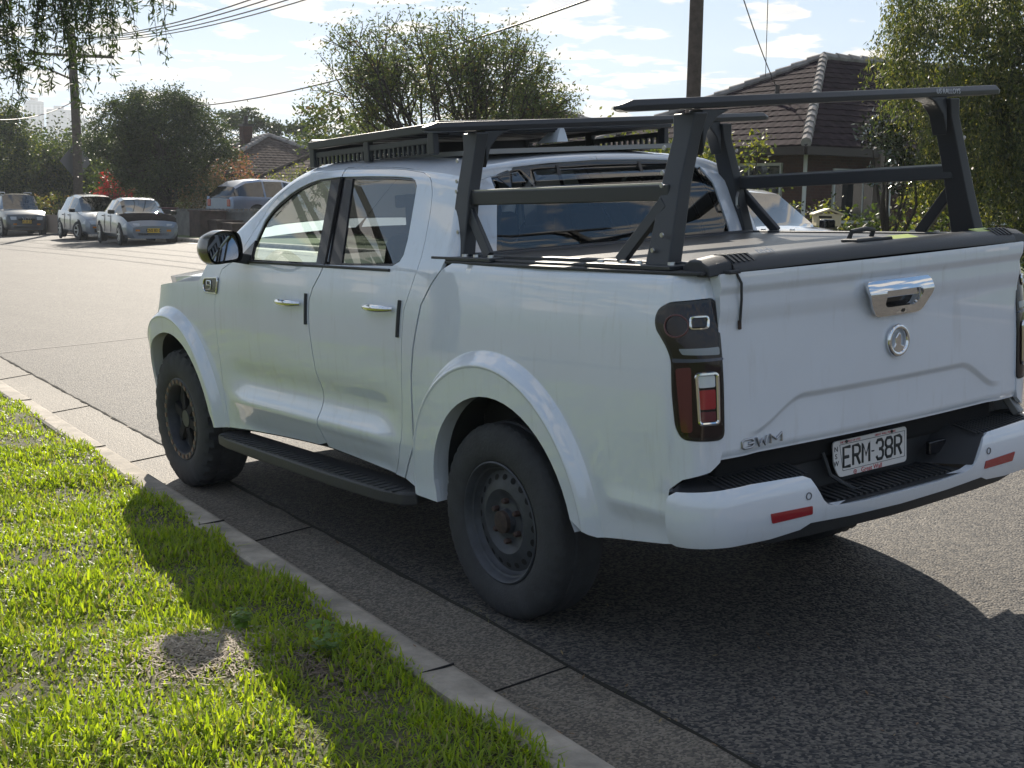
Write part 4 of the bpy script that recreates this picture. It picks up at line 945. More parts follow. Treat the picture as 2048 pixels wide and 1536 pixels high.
# dead clippings on the bare soil
def litter(name,cx,cy,rx,ry,n,mt,label):
    V=[];F=[]
    for i in range(n):
        a=rng.normal(cx,rx);b=rng.normal(cy,ry);t=b+.096*a-.99;z=float(GZ(a,b))+vh(a,t)+rng.uniform(.003,.016);l=rng.uniform(.008,.028);g=rng.uniform(0,6.28);w_=rng.uniform(.001,.003)
        d=np.array([math.cos(g),math.sin(g),rng.uniform(-.3,.3)])*l;s_=np.array([-math.sin(g),math.cos(g),rng.uniform(-.3,.3)])*w_;c=np.array([a,b,z]);k=len(V)
        V+=[c-d-s_,c+d-s_,c+d+s_,c-d+s_];F.append((k,k+1,k+2,k+3))
    o=obj(name,V,F,mt);tag(o,label,'litter');o['kind']='stuff'
litter('dry_clippings',BA[0],BA[1],.14,.11,2600,mat('straw_litter',(.50,.41,.30),.8,var=.5,vscale=60),'dry straw and dead clippings lying on the bare soil patch')
litter('dry_clippings',BB_[0],BB_[1],.14,.05,500,mat('brown_litter',(.20,.15,.11),.8,var=.5,vscale=60),'brown dead runners of grass in the truck shade')
# leafy weeds
WEED=mat('weed_leaf',(.15,.26,.04),.4,trans=.45);WEED2=mat('clover_leaf',(.13,.22,.05),.4,trans=.4)
def weed(x,y,n,r_,h,mt,label,kind_='weed',grp=None):
    t=y+.096*x-.99;z0=float(GZ(x,y))+vh(x,t)
    V=[];F=[]
    for i in range(n):
        g=rng.uniform(0,6.28);d=r_*rng.random()**.6;hh=h*rng.uniform(.3,1);c=np.array([x+d*math.cos(g),y+d*math.sin(g),z0+hh])
        l=rng.uniform(.008,.018);a=rng.uniform(0,6.28);u=np.array([math.cos(a),math.sin(a),rng.uniform(-.4,.4)])*l;v=np.array([-math.sin(a),math.cos(a),rng.uniform(-.4,.4)])*l*.6
        k=len(V);V+=[c-u,c-u*.3+v,c+u*.6+v*.8,c+u,c+u*.6-v*.8,c-u*.3-v];F.append(tuple(range(k,k+6)))
        if i%4==0:
            k=len(V);b=np.array([x+rng.normal(0,.01),y+rng.normal(0,.01),z0]);V+=[b-(.001,0,0),b+(.001,0,0),c];F.append((k,k+1,k+2))
    o=obj('weed',V,F,mt);tag(o,label,kind_,grp)
weed(.20,1.93,70,.035,.09,WEED,'leafy upright weed catching the sun at the edge of the truck shadow')
weed(-.02,1.72,40,.05,.05,WEED,'small leafy weed in the shade nearest the kerb')
weed(-.22,1.80,60,.05,.07,WEED2,'fine leafed green weed beside the brown dead grass')
V=[];F=[];lm=[mat('dead_leaf',(.16,.09,.04),.7),mat('pale_dead_leaf',(.26,.20,.10),.7)];mi=[]
for i in range(520):
    a=-2+12*rng.random()**1.5;t=rng.choice([.40+rng.normal(0,.03),.02+rng.normal(0,.05),rng.uniform(.05,.6),rng.uniform(-1.5,0)],p=[.4,.2,.2,.2]);y=TY(t,a);z=float(GZ(a,y))+(-.018 if .05<t<.42 else .118 if t>=.44 else .006)+.003
    g=rng.uniform(0,6.28);l=rng.uniform(.006,.02);w_=l*.25;k=len(V);d=np.array([math.cos(g),math.sin(g),rng.uniform(-.1,.3)])*l;s_=np.array([-math.sin(g),math.cos(g),0])*w_;c=np.array([a,y,z])
    V+=[c-d,c+s_,c+d,c-s_];F.append((k,k+1,k+2,k+3));mi.append(i%2)
o=obj('leaf_litter',V,F,None,mats=lm,midx=mi);tag(o,'small dead leaves scattered along the gutter and kerb','litter');o['kind']='stuff'
# stray tufts in the gutter crack
V=[];F=[]
for cx_,nn_ in ((.12,16),(-.02,9),(1.1,6),(3.9,14),(4.4,18),(5.0,16),(5.8,16),(6.9,14),(8.2,14),(-.9,6)):
    for i in range(nn_):
        a=cx_+rng.normal(0,.05 if cx_<3 else .22);y=TY(rng.normal(0,.008),a);z=float(GZ(a,y));h=rng.uniform(.01,.035);d=rng.normal(0,.018,2);k=len(V)
        V+=[(a-.0015,y,z),(a+.0015,y,z),(a+d[0],y+d[1],z+h)];F.append((k,k+1,k+2))
o=obj('gutter_weeds',V,F,mat('dry_weed',(.16,.17,.06),.6,trans=.3));tag(o,'dry wisps of grass growing in the joint between gutter and asphalt','grass');o['kind']='stuff'
# ------------------------------------------------ foliage
def leaf_mats(nm,cols,tr=.35,rough=.5):
    return [mat(nm+'_leaf',c,rough,trans=tr) for c in cols]
BARK=mat('grey_bark',(.055,.045,.038),.9,bump=.5,bscale=25,var=.5,vscale=8)
BARK2=mat('brown_bark',(.04,.032,.026),.9,bump=.5,bscale=25,var=.4,vscale=8)
def reseed(k):
    global rng
    rng=np.random.default_rng(k)
def leaves(P,ln,wd,droop=0,upv=0):
    rs=rng
    n=len(P);az=rs.uniform(0,2*np.pi,n);el=rs.normal(-droop,.6,n) if droop else rs.uniform(-.9,1.1,n)
    d=np.stack([np.cos(az)*np.cos(el),np.sin(az)*np.cos(el),np.sin(el)],1)
    r_=rs.normal(size=(n,3));s=np.cross(d,r_);s/=np.linalg.norm(s,axis=1,keepdims=True)
    l=ln*rs.uniform(.6,1.3,n)[:,None];w_=wd*rs.uniform(.7,1.2,n)[:,None]
    V=np.stack([P,P+d*l*.45+s*w_,P+d*l,P+d*l*.45-s*w_],1).reshape(-1,3)
    F=(np.arange(n)[:,None]*4+np.arange(4)[None])
    return V,F
def foliage(name,parent,P,ln,wd,mats,droop=0,wts=None,label=None):
    V,F=leaves(P,ln,wd,droop);n=len(P)
    mi=rng.choice(len(mats),n,p=wts)
    return obj(name,V,F,None,parent,mats=mats,midx=mi,label=label)
def blob_pts(blobs,per):
    O=[];cl=[]
    for (c,r_,k) in blobs:
        c=np.array(c);r_=np.array(r_)
        u=rng.normal(size=(k,3));u/=np.linalg.norm(u,axis=1,keepdims=True);rad_=rng.uniform(.35,1,(k,1))**.5
        cc=c+u*rad_*r_;cl.append(cc)
        sz=r_.mean()*rng.uniform(.12,.24,(k,1))
        for q_,s_ in zip(cc,sz): O.append(q_+rng.normal(size=(per,3))*s_*np.array([1,1,.8]))
    return np.concatenate(O),np.concatenate(cl)
def limb(q,a,b,r0,r1,bend=.15,n=5):
    a=np.array(a,float);b=np.array(b,float);l=np.linalg.norm(b-a);off=rng.normal(size=3)*l*bend*.5;off[2]=abs(off[2])*.3
    P=[tuple(a+(b-a)*t+off*math.sin(math.pi*t)) for t in np.linspace(0,1,n)];R_=[r0+(r1-r0)*t for t in np.linspace(0,1,n)]
    q.tube(P,R_,7);return P
def tree(name,label,cat,base,th,blobs,per,ln,wd,mats,wts=None,tr=.18,bark=BARK,group=None,droop=0,stems=1,nl=14,spread=.3,cname='crown'):
    T=thing(name,label,cat,(0,0,0),group);T.location=base;base=np.array(base,float)
    P,cl=blob_pts(blobs,per)
    f=foliage(cname,T,P-base,ln,wd,mats,droop,wts)
    q=MB();top=np.array([b[0] for b in blobs]).mean(0)
    for s in range(stems):
        a=2*math.pi*s/stems;st=np.array([math.cos(a),math.sin(a),0])*spread if stems>1 else np.zeros(3)
        fork=np.array([0,0,th])+st*1.5+(top-base)*np.array([.15,.15,0])
        limb(q,st*.25,fork,tr,tr*.72,.1)
        idx=rng.choice(len(cl),min(nl,len(cl)),replace=False)
        for i in idx: limb(q,fork,cl[i]-base,tr*.5,tr*.07,.18,6)
    q.build('trunk',bark,T,smooth=True);return T
# the round dense tree behind the parked cars
DG=leaf_mats('dark_tree',[(.030,.048,.016),(.042,.065,.020),(.022,.036,.014),(.09,.11,.035)],.35)
bl=[((48.1,-16.3,3.4),(2.2,2.3,1.9),60),((48.7,-14.9,3.6),(1.4,1.3,1.4),24),((47.5,-17.6,3.3),(1.5,1.3,1.7),26),((48.2,-15.6,4.7),(1.5,1.5,.9),22),((48.0,-16.8,4.6),(1.4,1.4,.8),20),((48,-15.2,2.2),(1.4,1.0,.7),12),((47.6,-17.4,1.9),(1.3,1.0,.7),12)]
tree('street_tree','dense round dark green tree with forked trunk behind the silver sedan','tree',(48.1,-16.4,-.22),1.3,bl,300,.13,.028,DG,[.4,.3,.2,.1],.24,nl=16,stems=2,spread=.25,bark=BARK2)
reseed(41)
# the open tree above the cab
def branchy(base,stems,depth,seed,L0,spread,up):
    r_=np.random.default_rng(seed);segs=[];tips=[]
    def rec(p,d,l,rd_,k):
        n=3;pts=[p];q_=p
        for i in range(n):
            d=d+r_.normal(size=3)*.10;d[2]+=.03;d/=np.linalg.norm(d);q_=q_+d*l/n;pts.append(q_)
        segs.append((pts,rd_,rd_*.68))
        if k<=2: tips.extend(pts[1:])
        if k==0: return
        for c in range(2+(r_.random()<.55)):
            nd=d+r_.normal(size=3)*spread;nd[2]+=up;nd/=np.linalg.norm(nd);rec(q_,nd,l*r_.uniform(.62,.88),rd_*.66,k-1)
    for s in range(stems):
        a=2*math.pi*s/stems+r_.uniform(-.3,.3);e_=r_.uniform(.9,1.35);d=np.array([math.cos(a)*math.cos(e_),math.sin(a)*math.cos(e_),math.sin(e_)])
        rec(np.array([math.cos(a)*.1,math.sin(a)*.1,0.]),d,L0*r_.uniform(.85,1.15),.075,depth)
    return segs,np.array(tips)
T=thing('open_tree','large open crowned tree with many thin stems rising behind the cab roof','tree',(21.1,-12.4,.25))
segs,tips=branchy(None,8,5,5,1.55,.34,.05)
ctr=np.array([0,0,3.9])
# keep the crown inside its broad fan
sx=np.array([.80,.80,1.0]);zt=tips[:,2].max();k=5.45/zt;
tt=tips*np.array([1,1,k]);rmax=np.percentile(np.hypot(tt[:,0],tt[:,1]),97);sc_=3.0/rmax
tt[:,:2]*=sc_
q=MB()
for pts,a,b in segs:
    P=[p*np.array([sc_,sc_,k]) for p in pts]; q.tube([tuple(p) for p in P],[a,(a*2+b)/3,(a+2*b)/3,b],5,cap=False)
q.build('trunk',BARK,T,smooth=True)
tt=tt[tt[:,2]>1.6]
P=np.concatenate([tt[rng.integers(0,len(tt),34000)]+rng.normal(size=(34000,3))*.15])
LG=leaf_mats('light_tree',[(.07,.095,.03),(.05,.075,.03),(.13,.15,.05),(.10,.07,.04)],.45)
foliage('crown',T,P,.095,.017,LG,0,[.4,.35,.18,.07])
# plants along the far verge and in front gardens
HG=leaf_mats('hedge',[(.05,.08,.02),(.09,.12,.03),(.16,.17,.04),(.03,.045,.018)],.4)
PK=leaf_mats('pink_bush',[(.24,.10,.09),(.16,.09,.06),(.08,.09,.03)],.4)
RD=leaf_mats('red_bush',[(.42,.03,.04),(.30,.02,.03),(.06,.08,.03)],.4)
YG=leaf_mats('yellow_bush',[(.20,.20,.04),(.12,.14,.03),(.05,.07,.02)],.45)
SH=[mat('glossy_leaf',(.04,.06,.02),.18,spec=.8),mat('glossy_leaf_dark',(.02,.035,.012),.2,spec=.8)]
BR=leaf_mats('russet_bush',[(.17,.11,.06),(.10,.08,.035),(.05,.06,.02)],.4)
def bush(name,label,c,r_,k,per,ln,mats,wts=None,cat='bush',th=.4,tr=.06,group=None,extra=()):
    g=float(GZ(c[0],c[1]))+.1
    tree(name,label,cat,(c[0],c[1],g),th,[(c,r_,k)]+list(extra),per,ln,ln*.28,mats,wts,tr,BARK2,group,nl=8,cname='foliage')
bush('dense_bush','tall dark mixed bush at the far left above the dark SUV',(70,-17.6,1.9),(2.6,2.4,2.5),110,230,.18,HG,[.35,.2,.1,.35])
bush('dense_bush','broad green tree filling the gap behind the power pole',(68.5,-20.2,1.9),(2.6,2.4,2.5),110,230,.18,HG,[.3,.2,.1,.4])
bush('dense_bush','shrubby tree between the power pole and the round dark tree',(56,-18,2.4),(1.8,1.6,2.2),80,200,.17,HG,[.3,.3,.1,.3])
bush('dense_bush','tall sunlit tree at the left edge of the picture over the dark SUV',(67,-15.2,3.3),(1.7,1.1,2.9),80,200,.16,HG,[.3,.2,.1,.4])
bush('flowering_shrub','low yellow and orange flowering shrub beside the dark SUV roof',(59.5,-15.1,.9),(.9,.8,.6),12,80,.14,YG+BR[:1],[.3,.3,.2,.2])
bush('red_shrub','bright red flowering shrub between the power pole and the round tree',(50.9,-15.3,1.6),(.9,.75,.65),24,70,.12,RD,[.45,.25,.3])
bush('pink_blossom_bush','pink blossom bush in front of the chimney house roof',(50.4,-20.3,2.2),(1.5,1.3,1.0),24,90,.12,PK,[.5,.3,.2])
bush('russet_bush','russet and green bush behind the grey wall',(45.6,-17.3,1.15),(1.3,1.5,1.15),32,100,.12,BR,[.35,.35,.3])
bush('green_garden_bush','pale green garden bush above the grey blue wagon',(47,-22.5,2.0),(1.2,2.2,.9),24,90,.12,YG,[.3,.4,.3])
bush('glossy_bush','glossy dark leaved bush glinting beside the cab pillar',(43.5,-23.2,2.4),(.9,1.2,1.0),16,90,.13,SH,[.6,.4])
bush('green_garden_bush','green bush low behind the round tree trunk',(50.5,-17.2,1.0),(1.3,1.2,.8),16,90,.13,HG,[.4,.3,.1,.2])
bush('background_tree','dark tree mass behind the hatchback and the power pole',(80,-23,1.9),(4.5,6.0,3.0),150,200,.24,HG,[.2,.1,.02,.68])
# gum trees beyond the chimney house
GUM=leaf_mats('gum',[(.04,.06,.028),(.06,.08,.035),(.03,.045,.02)],.35)
def flat_tree(label,c,blobs,grp='flat topped trees beyond the chimney house'):
    tree('gum_tree',label,'tree',c,3.2,blobs,110,.30,.07,GUM,[.4,.3,.3],.13,BARK2,grp,nl=12)
flat_tree('taller umbrella shaped tree beyond the chimney',(82,-35.6,-.6),[((82.2,-34.8,6.6),(1.9,1.7,.55),12),((82,-36.6,5.9),(1.6,1.7,.5),10),((82.6,-35,5.0),(1.2,1.4,.5),6)])
flat_tree('smaller umbrella shaped tree right of the taller one',(81,-39.3,-.6),[((81,-38.6,6.0),(1.3,1.6,.42),9),((81,-40.6,5.0),(1.2,1.3,.4),6),((81,-37.6,4.9),(1,1,.3),4)])
bush('background_tree','grey green tree behind the roof platform at the end of the street',(62,-32.5,3.6),(2.4,4.2,1.5),44,100,.26,GUM,[.4,.3,.3])
bush('background_tree','bushy tree behind the chimney house ridge',(76,-30,3.0),(2.5,4.6,1.9),44,100,.28,GUM,[.4,.3,.3])
bush('background_tree','pale bushy tree left of the open crowned tree',(35.2,-17.4,3.6),(1.5,1.5,1.3),24,110,.15,LG,[.4,.35,.18,.07],group=None)
bush('background_tree','green tree seen through the rack behind the near pole',(16.0,-13.6,1.9),(1.0,1.0,1.4),24,100,.10,YG,[.2,.4,.4])
bush('garden_bush','light green bush just right of the near pole',(13.2,-13.2,2.0),(.6,.8,1.2),18,90,.09,YG,[.25,.4,.35])
bush('rose_bush','bush with yellow flowers left of the letterbox',(10.2,-11.7,1.15),(.9,.9,.45),24,80,.07,YG+SH[:1],[.25,.25,.2,.3])
bush('garden_bush','lime green low bush by the white car bonnet',(11.2,-11.2,1.25),(.5,.5,.5),12,80,.08,YG,[.5,.3,.2])
bush('glossy_shrub','glossy leaved shrub catching white glints beside the tiled house',(7.9,-11.1,2.25),(.45,.5,.55),16,90,.08,SH,[.6,.4])
bush('yellow_green_hedge','yellow green shrub under the weeping tree',(7.7,-12.7,1.75),(.8,1.1,.45),18,90,.09,YG,[.4,.4,.2])
bush('dark_shrub','dark shrubbery under the weeping tree beside the letterbox',(8.4,-12.6,1.0),(1.2,1.5,.6),24,90,.09,HG,[.3,.1,.05,.55])
bush('dark_hedge','dark low hedge behind the tail of the truck',(5.2,-12.2,1.05),(1.8,1.0,.75),34,100,.08,HG,[.25,.1,.05,.6])
reseed(31)
# weeping tree on the right
WG=leaf_mats('weeping',[(.06,.085,.026),(.11,.125,.035),(.22,.21,.07),(.025,.036,.014)],.45)
def strands(blobs,ns,ln_,per,sp=.05):
    O=[]
    for (c,r_,k) in blobs:
        u=rng.normal(size=(k,3));u/=np.linalg.norm(u,axis=1,keepdims=True);cc=np.array(c)+u*rng.uniform(.55,1,(k,1))*np.array(r_)
        for q_ in cc:
            L_=ln_*rng.uniform(.5,1.3);out=(q_-np.array(c));out[2]=0;out/=max(np.linalg.norm(out),.1)
            t=rng.random(per);O.append(q_+out*(t[:,None]*.25*L_)+np.stack([0*t,0*t,-t**1.2*L_],1)+rng.normal(size=(per,3))*sp)
    return np.concatenate(O)
T=thing('weeping_tree','big weeping bottlebrush tree with drooping sprays at the right edge','tree',(6.3,-12.4,.5))
B0=np.array([6.3,-12.4,.5])
wb=[((6.9,-11.6,3.9),(1.5,1.3,1.2),260),((5.6,-12.8,3.7),(1.8,1.6,1.3),260),((6.6,-11.6,2.6),(1.15,1.1,.9),220),((5.4,-12.6,2.3),(1.7,1.4,1.0),300),((7.0,-11.2,4.5),(1.0,1.0,.7),60)]
P=strands(wb,0,.85,105)
foliage('crown',T,P-B0,.07,.010,WG,.9,[.36,.30,.12,.22])
P2,cl=blob_pts([((6.0,-12.7,3.4),(1.9,1.5,1.5),130)],150)
foliage('inner_crown',T,P2-B0,.10,.020,WG,.5,[.3,.1,.0,.6])
q=MB();limb(q,(0,0,0),(.1,.1,1.6),.19,.15)
for i in rng.choice(len(cl),20,replace=False): limb(q,(.1,.1,1.5),cl[i]-B0,.09,.012,.2,6)
q.build('trunk',BARK2,T,smooth=True)
reseed(21)
# hanging sprays top left from a tree beside the camera
T=thing('overhanging_tree','street tree whose narrow leaved sprays hang into the top left corner','tree',(6.2,4.6,-.4))
B0=np.array([6.2,4.6,-.4]);q=MB()
limb(q,(0,0,0),(-.2,-.2,2.4),.16,.13);OG=leaf_mats('overhang',[(.035,.055,.02),(.05,.075,.025),(.022,.035,.014)],.35)
O=[];DD=[]
mains=[((4.9,1.9,3.05),34,.75),((4.75,1.45,2.95),34,.8),((4.6,1.15,2.95),34,.72),((4.5,.95,3.0),26,.60),((4.5,.98,3.02),18,.42),((5.0,1.75,2.55),18,.40),((4.85,1.55,2.5),14,.35)]
for c,k,L_ in mains:
    c=np.array(c);limb(q,(-.2,-.2,2.4),c+np.array([0,0,.15])-B0,.05,.012,.15,8)
    for i in range(k):
        p=c+rng.normal(size=3)*np.array([.22,.15,.10]);l=L_*rng.uniform(.35,1.05);g=rng.uniform(0,6.28);out=np.array([math.cos(g),math.sin(g),0])*.18*l
        end=p+out+np.array([0,0,-l]);n=6;pts=[p+out*t+np.array([0,0,-l*t**1.3]) for t in np.linspace(0,1,n)]
        q.tube([tuple(x-B0) for x in [c+np.array([0,0,.1])]+pts],[.004]+[.003*(1-.6*t) for t in np.linspace(0,1,n)],4,cap=False)
        m_=int(56*l/.5);t=rng.random(m_)**.8;P=p+out*t[:,None]+np.stack([0*t,0*t,-l*t**1.3],1)+rng.normal(size=(m_,3))*.012;O.append(P)
q.build('trunk',BARK,T,smooth=True);O=np.concatenate(O)
foliage('crown',T,O-B0,.062,.0060,OG,.55,[.4,.35,.25])
# ------------------------------------------------ houses
BRICK=node_mat('dark_red_brick',lambda t,b:None)
def brickify(M,c1,c2,mo,sc):
    t=M.node_tree;b=t.nodes['Principled BSDF'];b.inputs['Roughness'].default_value=.85
    k=t.nodes.new('ShaderNodeTexBrick');k.inputs['Color1'].default_value=(*c1,1);k.inputs['Color2'].default_value=(*c2,1);k.inputs['Mortar'].default_value=(*mo,1);k.inputs['Scale'].default_value=sc;k.inputs['Mortar Size'].default_value=.012
    co=t.nodes.new('ShaderNodeTexCoord');mp_=t.nodes.new('ShaderNodeMapping');mp_.inputs['Rotation'].default_value=(rad(90),0,0);s=t.nodes.new('ShaderNodeSeparateXYZ');c_=t.nodes.new('ShaderNodeCombineXYZ');a=t.nodes.new('ShaderNodeMath')
    t.links.new(co.outputs['Object'],s.inputs[0]);t.links.new(s.outputs[0],a.inputs[0]);t.links.new(s.outputs[1],a.inputs[1]);t.links.new(a.outputs[0],c_.inputs[0]);t.links.new(s.outputs[2],c_.inputs[1]);t.links.new(c_.outputs[0],k.inputs[0]);t.links.new(k.outputs[0],b.inputs['Base Color'])
brickify(BRICK,(.075,.028,.02),(.05,.02,.016),(.07,.058,.05),4.2)
def tile_mat(name,c1,c2):
    def bd(t,b):
        co=t.nodes.new('ShaderNodeTexCoord');n=t.nodes.new('ShaderNodeTexNoise');n.inputs['Scale'].default_value=5;n.inputs['Detail'].default_value=8;t.links.new(co.outputs['Object'],n.inputs[0])
        r=t.nodes.new('ShaderNodeValToRGB');r.color_ramp.elements[0].position=.35;r.color_ramp.elements[1].position=.68;r.color_ramp.elements[0].color=(*c1,1);r.color_ramp.elements[1].color=(*c2,1)
        t.links.new(n.outputs[0],r.inputs[0]);t.links.new(r.outputs[0],b.inputs['Base Color']);b.inputs['Roughness'].default_value=.95;b.inputs['Specular IOR Level'].default_value=.03
    return node_mat(name,bd)
TILE=tile_mat('brown_roof_tiles',(.014,.009,.012),(.036,.024,.030));CAP=tile_mat('pale_ridge_caps',(.22,.20,.19),(.36,.34,.32));TILE2=tile_mat('grey_brown_tiles',(.045,.033,.03),(.10,.08,.072))
TRIM=mat('brown_fascia',(.03,.02,.018),.5);WINF=mat('window_frame_white',(.6,.6,.58),.4);WGL=mat('dark_house_glass',(.015,.02,.025),.05,spec=.8);CURT=mat('curtain',(.3,.29,.27),.9)
dv_=np.array([.9954,-.0956,0]);nv_=np.array([-.0956,-.9954,0])
def tiled_face(q,e0,e1,r0,r1,row=.30,tile=.27,prof=True):
    # eave e0-e1, top r0-r1; real courses, each with rolls
    e0,e1,r0,r1=[np.array(v,float) for v in (e0,e1,r0,r1)]
    nrm=np.cross(e1-e0,(r0+r1)/2-e0);nrm/=np.linalg.norm(nrm)
    if nrm[2]<0:nrm=-nrm
    Lh=np.linalg.norm((r0+r1)/2-(e0+e1)/2);nr=max(2,int(Lh/row));U=(e1-e0)/np.linalg.norm(e1-e0)
    for i in range(nr):
        a,b=i/nr,min(1,(i+1.06)/nr);p0=e0+(r0-e0)*a;p1=e1+(r1-e1)*a;s0=e0+(r0-e0)*b;s1=e1+(r1-e1)*b
        W_=np.dot(p1-p0,U);n=max(2,int(W_/tile*4)) if prof else 2
        lo=[];hi=[];bt=[]
        for k in range(n+1):
            f=k/n;ph=np.dot(p0+(p1-p0)*f-e0,U)/tile*2*math.pi;w_=.012*abs(math.sin(ph/2)) if prof else 0
            pl_=p0+(p1-p0)*f;ph2=s0+(s1-s0)*f
            lo.append(pl_+nrm*(.026+w_));hi.append(ph2+nrm*(.008+w_*.8));bt.append(pl_+nrm*.0)
        V=[tuple(v) for v in bt+lo+hi];m_=n+1
        q.add(V,[(k,k+1,m_+k+1,m_+k) for k in range(n)]+[(m_+k,m_+k+1,2*m_+k+1,2*m_+k) for k in range(n)])
def caps(q,a,b,r_=.11):
    a=np.array(a,float);b=np.array(b,float);l=np.linalg.norm(b-a);n=max(2,int(l/.38))
    for i in range(n): 
        p=a+(b-a)*i/n;s=a+(b-a)*(i+1.12)/n;q.tube([tuple(p+[0,0,.055]),tuple(s+[0,0,.03])],[r_,r_*.86],8)
def house(label,A,Wd,D,ze,rise,g,ridge='n',tile=TILE,capm=CAP,prof=True,chim=None,wins=(),name='brick_house',wallm=BRICK,capd=.11):
    A=np.array([A[0],A[1],0.]);T=thing(name,label,'house',(A[0],A[1],g))
    o_=np.array([A[0],A[1],g])
    def Pt(a,b,z): return tuple(A+dv_*a+nv_*b+np.array([0,0,z])-o_)
    h=min(Wd,D)/2
    c=[Pt(0,0,ze),Pt(Wd,0,ze),Pt(Wd,D,ze),Pt(0,D,ze)]
    if ridge=='n': R1,R2=Pt(Wd/2,h,ze+rise),Pt(Wd/2,D-h,ze+rise)
    else: R1,R2=Pt(h,D/2,ze+rise),Pt(Wd-h,D/2,ze+rise)
    q=MB()
    if ridge=='n':
        tiled_face(q,c[0],c[1],R1,R1,prof=prof);tiled_face(q,c[3],c[0],R2,R1,prof=prof);tiled_face(q,c[1],c[2],R1,R2,prof=prof);tiled_face(q,c[2],c[3],R2,R2,prof=prof)
    else:
        tiled_face(q,c[0],c[1],R1,R2,prof=prof);tiled_face(q,c[1],c[2],R2,R2,prof=prof);tiled_face(q,c[2],c[3],R2,R1,prof=prof);tiled_face(q,c[3],c[0],R1,R1,prof=prof)
    rf=q.build('roof',tile,T)
    q=MB()
    if ridge=='n':
        for a,b in ((c[0],R1),(c[1],R1),(c[2],R2),(c[3],R2),(R1,R2)): caps(q,a,b,capd)
    else:
        for a,b in ((c[0],R1),(c[1],R2),(c[2],R2),(c[3],R1),(R1,R2)): caps(q,a,b,capd)
    q.build('ridge_tiles',capm,rf,smooth=True)
    q=MB();i_=.5
    q.prism([(i_,i_),(Wd-i_,i_),(Wd-i_,D-i_),(i_,D-i_)],lambda a,b:Pt(a,b,g-.6),lambda a,b:Pt(a,b,ze-.02));q.build('wall',wallm,T)
    q=MB();k=.03
    for a,b in (((0,0),(Wd,0)),((Wd,0),(Wd,D)),((Wd,D),(0,D)),((0,D),(0,0))):
        q.bar(Pt(a[0],a[1],ze-.09),Pt(b[0],b[1],ze-.09),.10,.16)
    q.prism([(.06,.06),(Wd-.06,.06),(Wd-.06,D-.06),(.06,D-.06)],lambda a,b:Pt(a,b,ze-.15),lambda a,b:Pt(a,b,ze-.11));q.build('eaves_and_gutter',TRIM,T)
    for (face,u,z0,w_,h_) in wins:
        def wp(a,o__,z): return Pt(u+a,i_-o__,z) if face=='road' else Pt(i_-o__,u+a,z)
        q=MB();q.bar(wp(0,.02,z0+h_/2),wp(w_,.02,z0+h_/2),.06,h_)
        f=q.build('window',WINF,T)
        q=MB();mns=2
        for m__ in range(mns):
            a=.05+m__*(w_-.05)/mns;q.bar(wp(a,.056,z0+h_/2),wp(a+(w_-.05)/mns-.05,.056,z0+h_/2),.01,h_-.12)
        q.build('pane',WGL,f)
    if chim:
        for (a,b,z,w_) in chim:
            q=MB();q.box(np.array(Pt(a,b,0))+[0,0,z-1.0],(w_,w_,2.2));ch=q.build('chimney',wallm,rf)
            q=MB();q.box(np.array(Pt(a,b,0))+[0,0,z+.13],(w_+.12,w_+.12,.12));q.lathe([(.0,.45),(.11,.45),(.11,.0)],10,tuple(np.array(Pt(a,b,0))+[0,0,z+.15]),'Z');q.build('chimney_pot',TRIM,rf)
    return T
hA=house('red brick bungalow with dark tiled hip roof and pale hip tiles behind the rack',(14.05,-16.09),8.6,15,2.70,2.27,.35,'n',wins=(('road',1.2,1.2,2.0,1.2),('road',5.2,1.2,2.0,1.2),('side',1.2,1.2,1.6,1.1),('side',5.0,1.2,1.8,1.1)))
# porch posts, downpipe and roof vent belong to that house
q=MB();o_=np.array([14.05,-16.09,.35]);
for a in (2.0,4.4): 
    p=np.array([14.05,-16.09,0])+dv_*a*0+nv_*a;q.box(np.array([p[0]-.0,p[1],1.5])-o_,(.16,.16,2.3))
q.build('porch_post',mat('weathered_timber',(.14,.11,.09),.8),hA)
q=MB();p=np.array([14.05,-16.09,0])+dv_*.45+nv_*.42;q.tube([tuple(np.array([p[0],p[1],2.55])-o_),tuple(np.array([p[0],p[1],.4])-o_)],.04,8);q.build('downpipe',WINF,hA,smooth=True)
p=np.array([14.05,-16.09,0])+dv_*3.1+nv_*1.9;q=MB();q.tube([tuple(np.array([p[0],p[1],3.6])-o_),tuple(np.array([p[0],p[1],4.15])-o_)],.05,8);q.build('roof_vent',TRIM,hA,smooth=True)
house('dark tiled house with a brick chimney half hidden behind the open crowned tree',(29.8,-18.9),9,10,2.75,1.9,.2,'n',chim=((6.0,3.6,4.75,.7),),wins=(('road',1,1.1,1.8,1.2),))
house('far house with grey tiled roof and tall chimney behind the pink blossom bush',(56.3,-21.6),8.5,9,2.55,1.95,-.4,'d',TILE2,CAP,True,chim=((5.0,3.6,4.9,.5),),wins=(('road',1,.6,1.8,1.2),),capd=.14)
house('low front wing with grey tiled hip roof right of the chimney house',(47.8,-21.9),6.5,6,1.95,1.7,-.3,'n',TILE2,TILE2,True,wins=(('road',1,.4,1.4,1.0),),capd=.14)
house('house with cream bargeboard peeping out behind the red shrub',(55.5,-18.5),5.5,6,1.5,1.9,-.4,'n',TILE2,CAP,True,wallm=mat('cream_render',(.40,.36,.30),.8),name='garden_house')
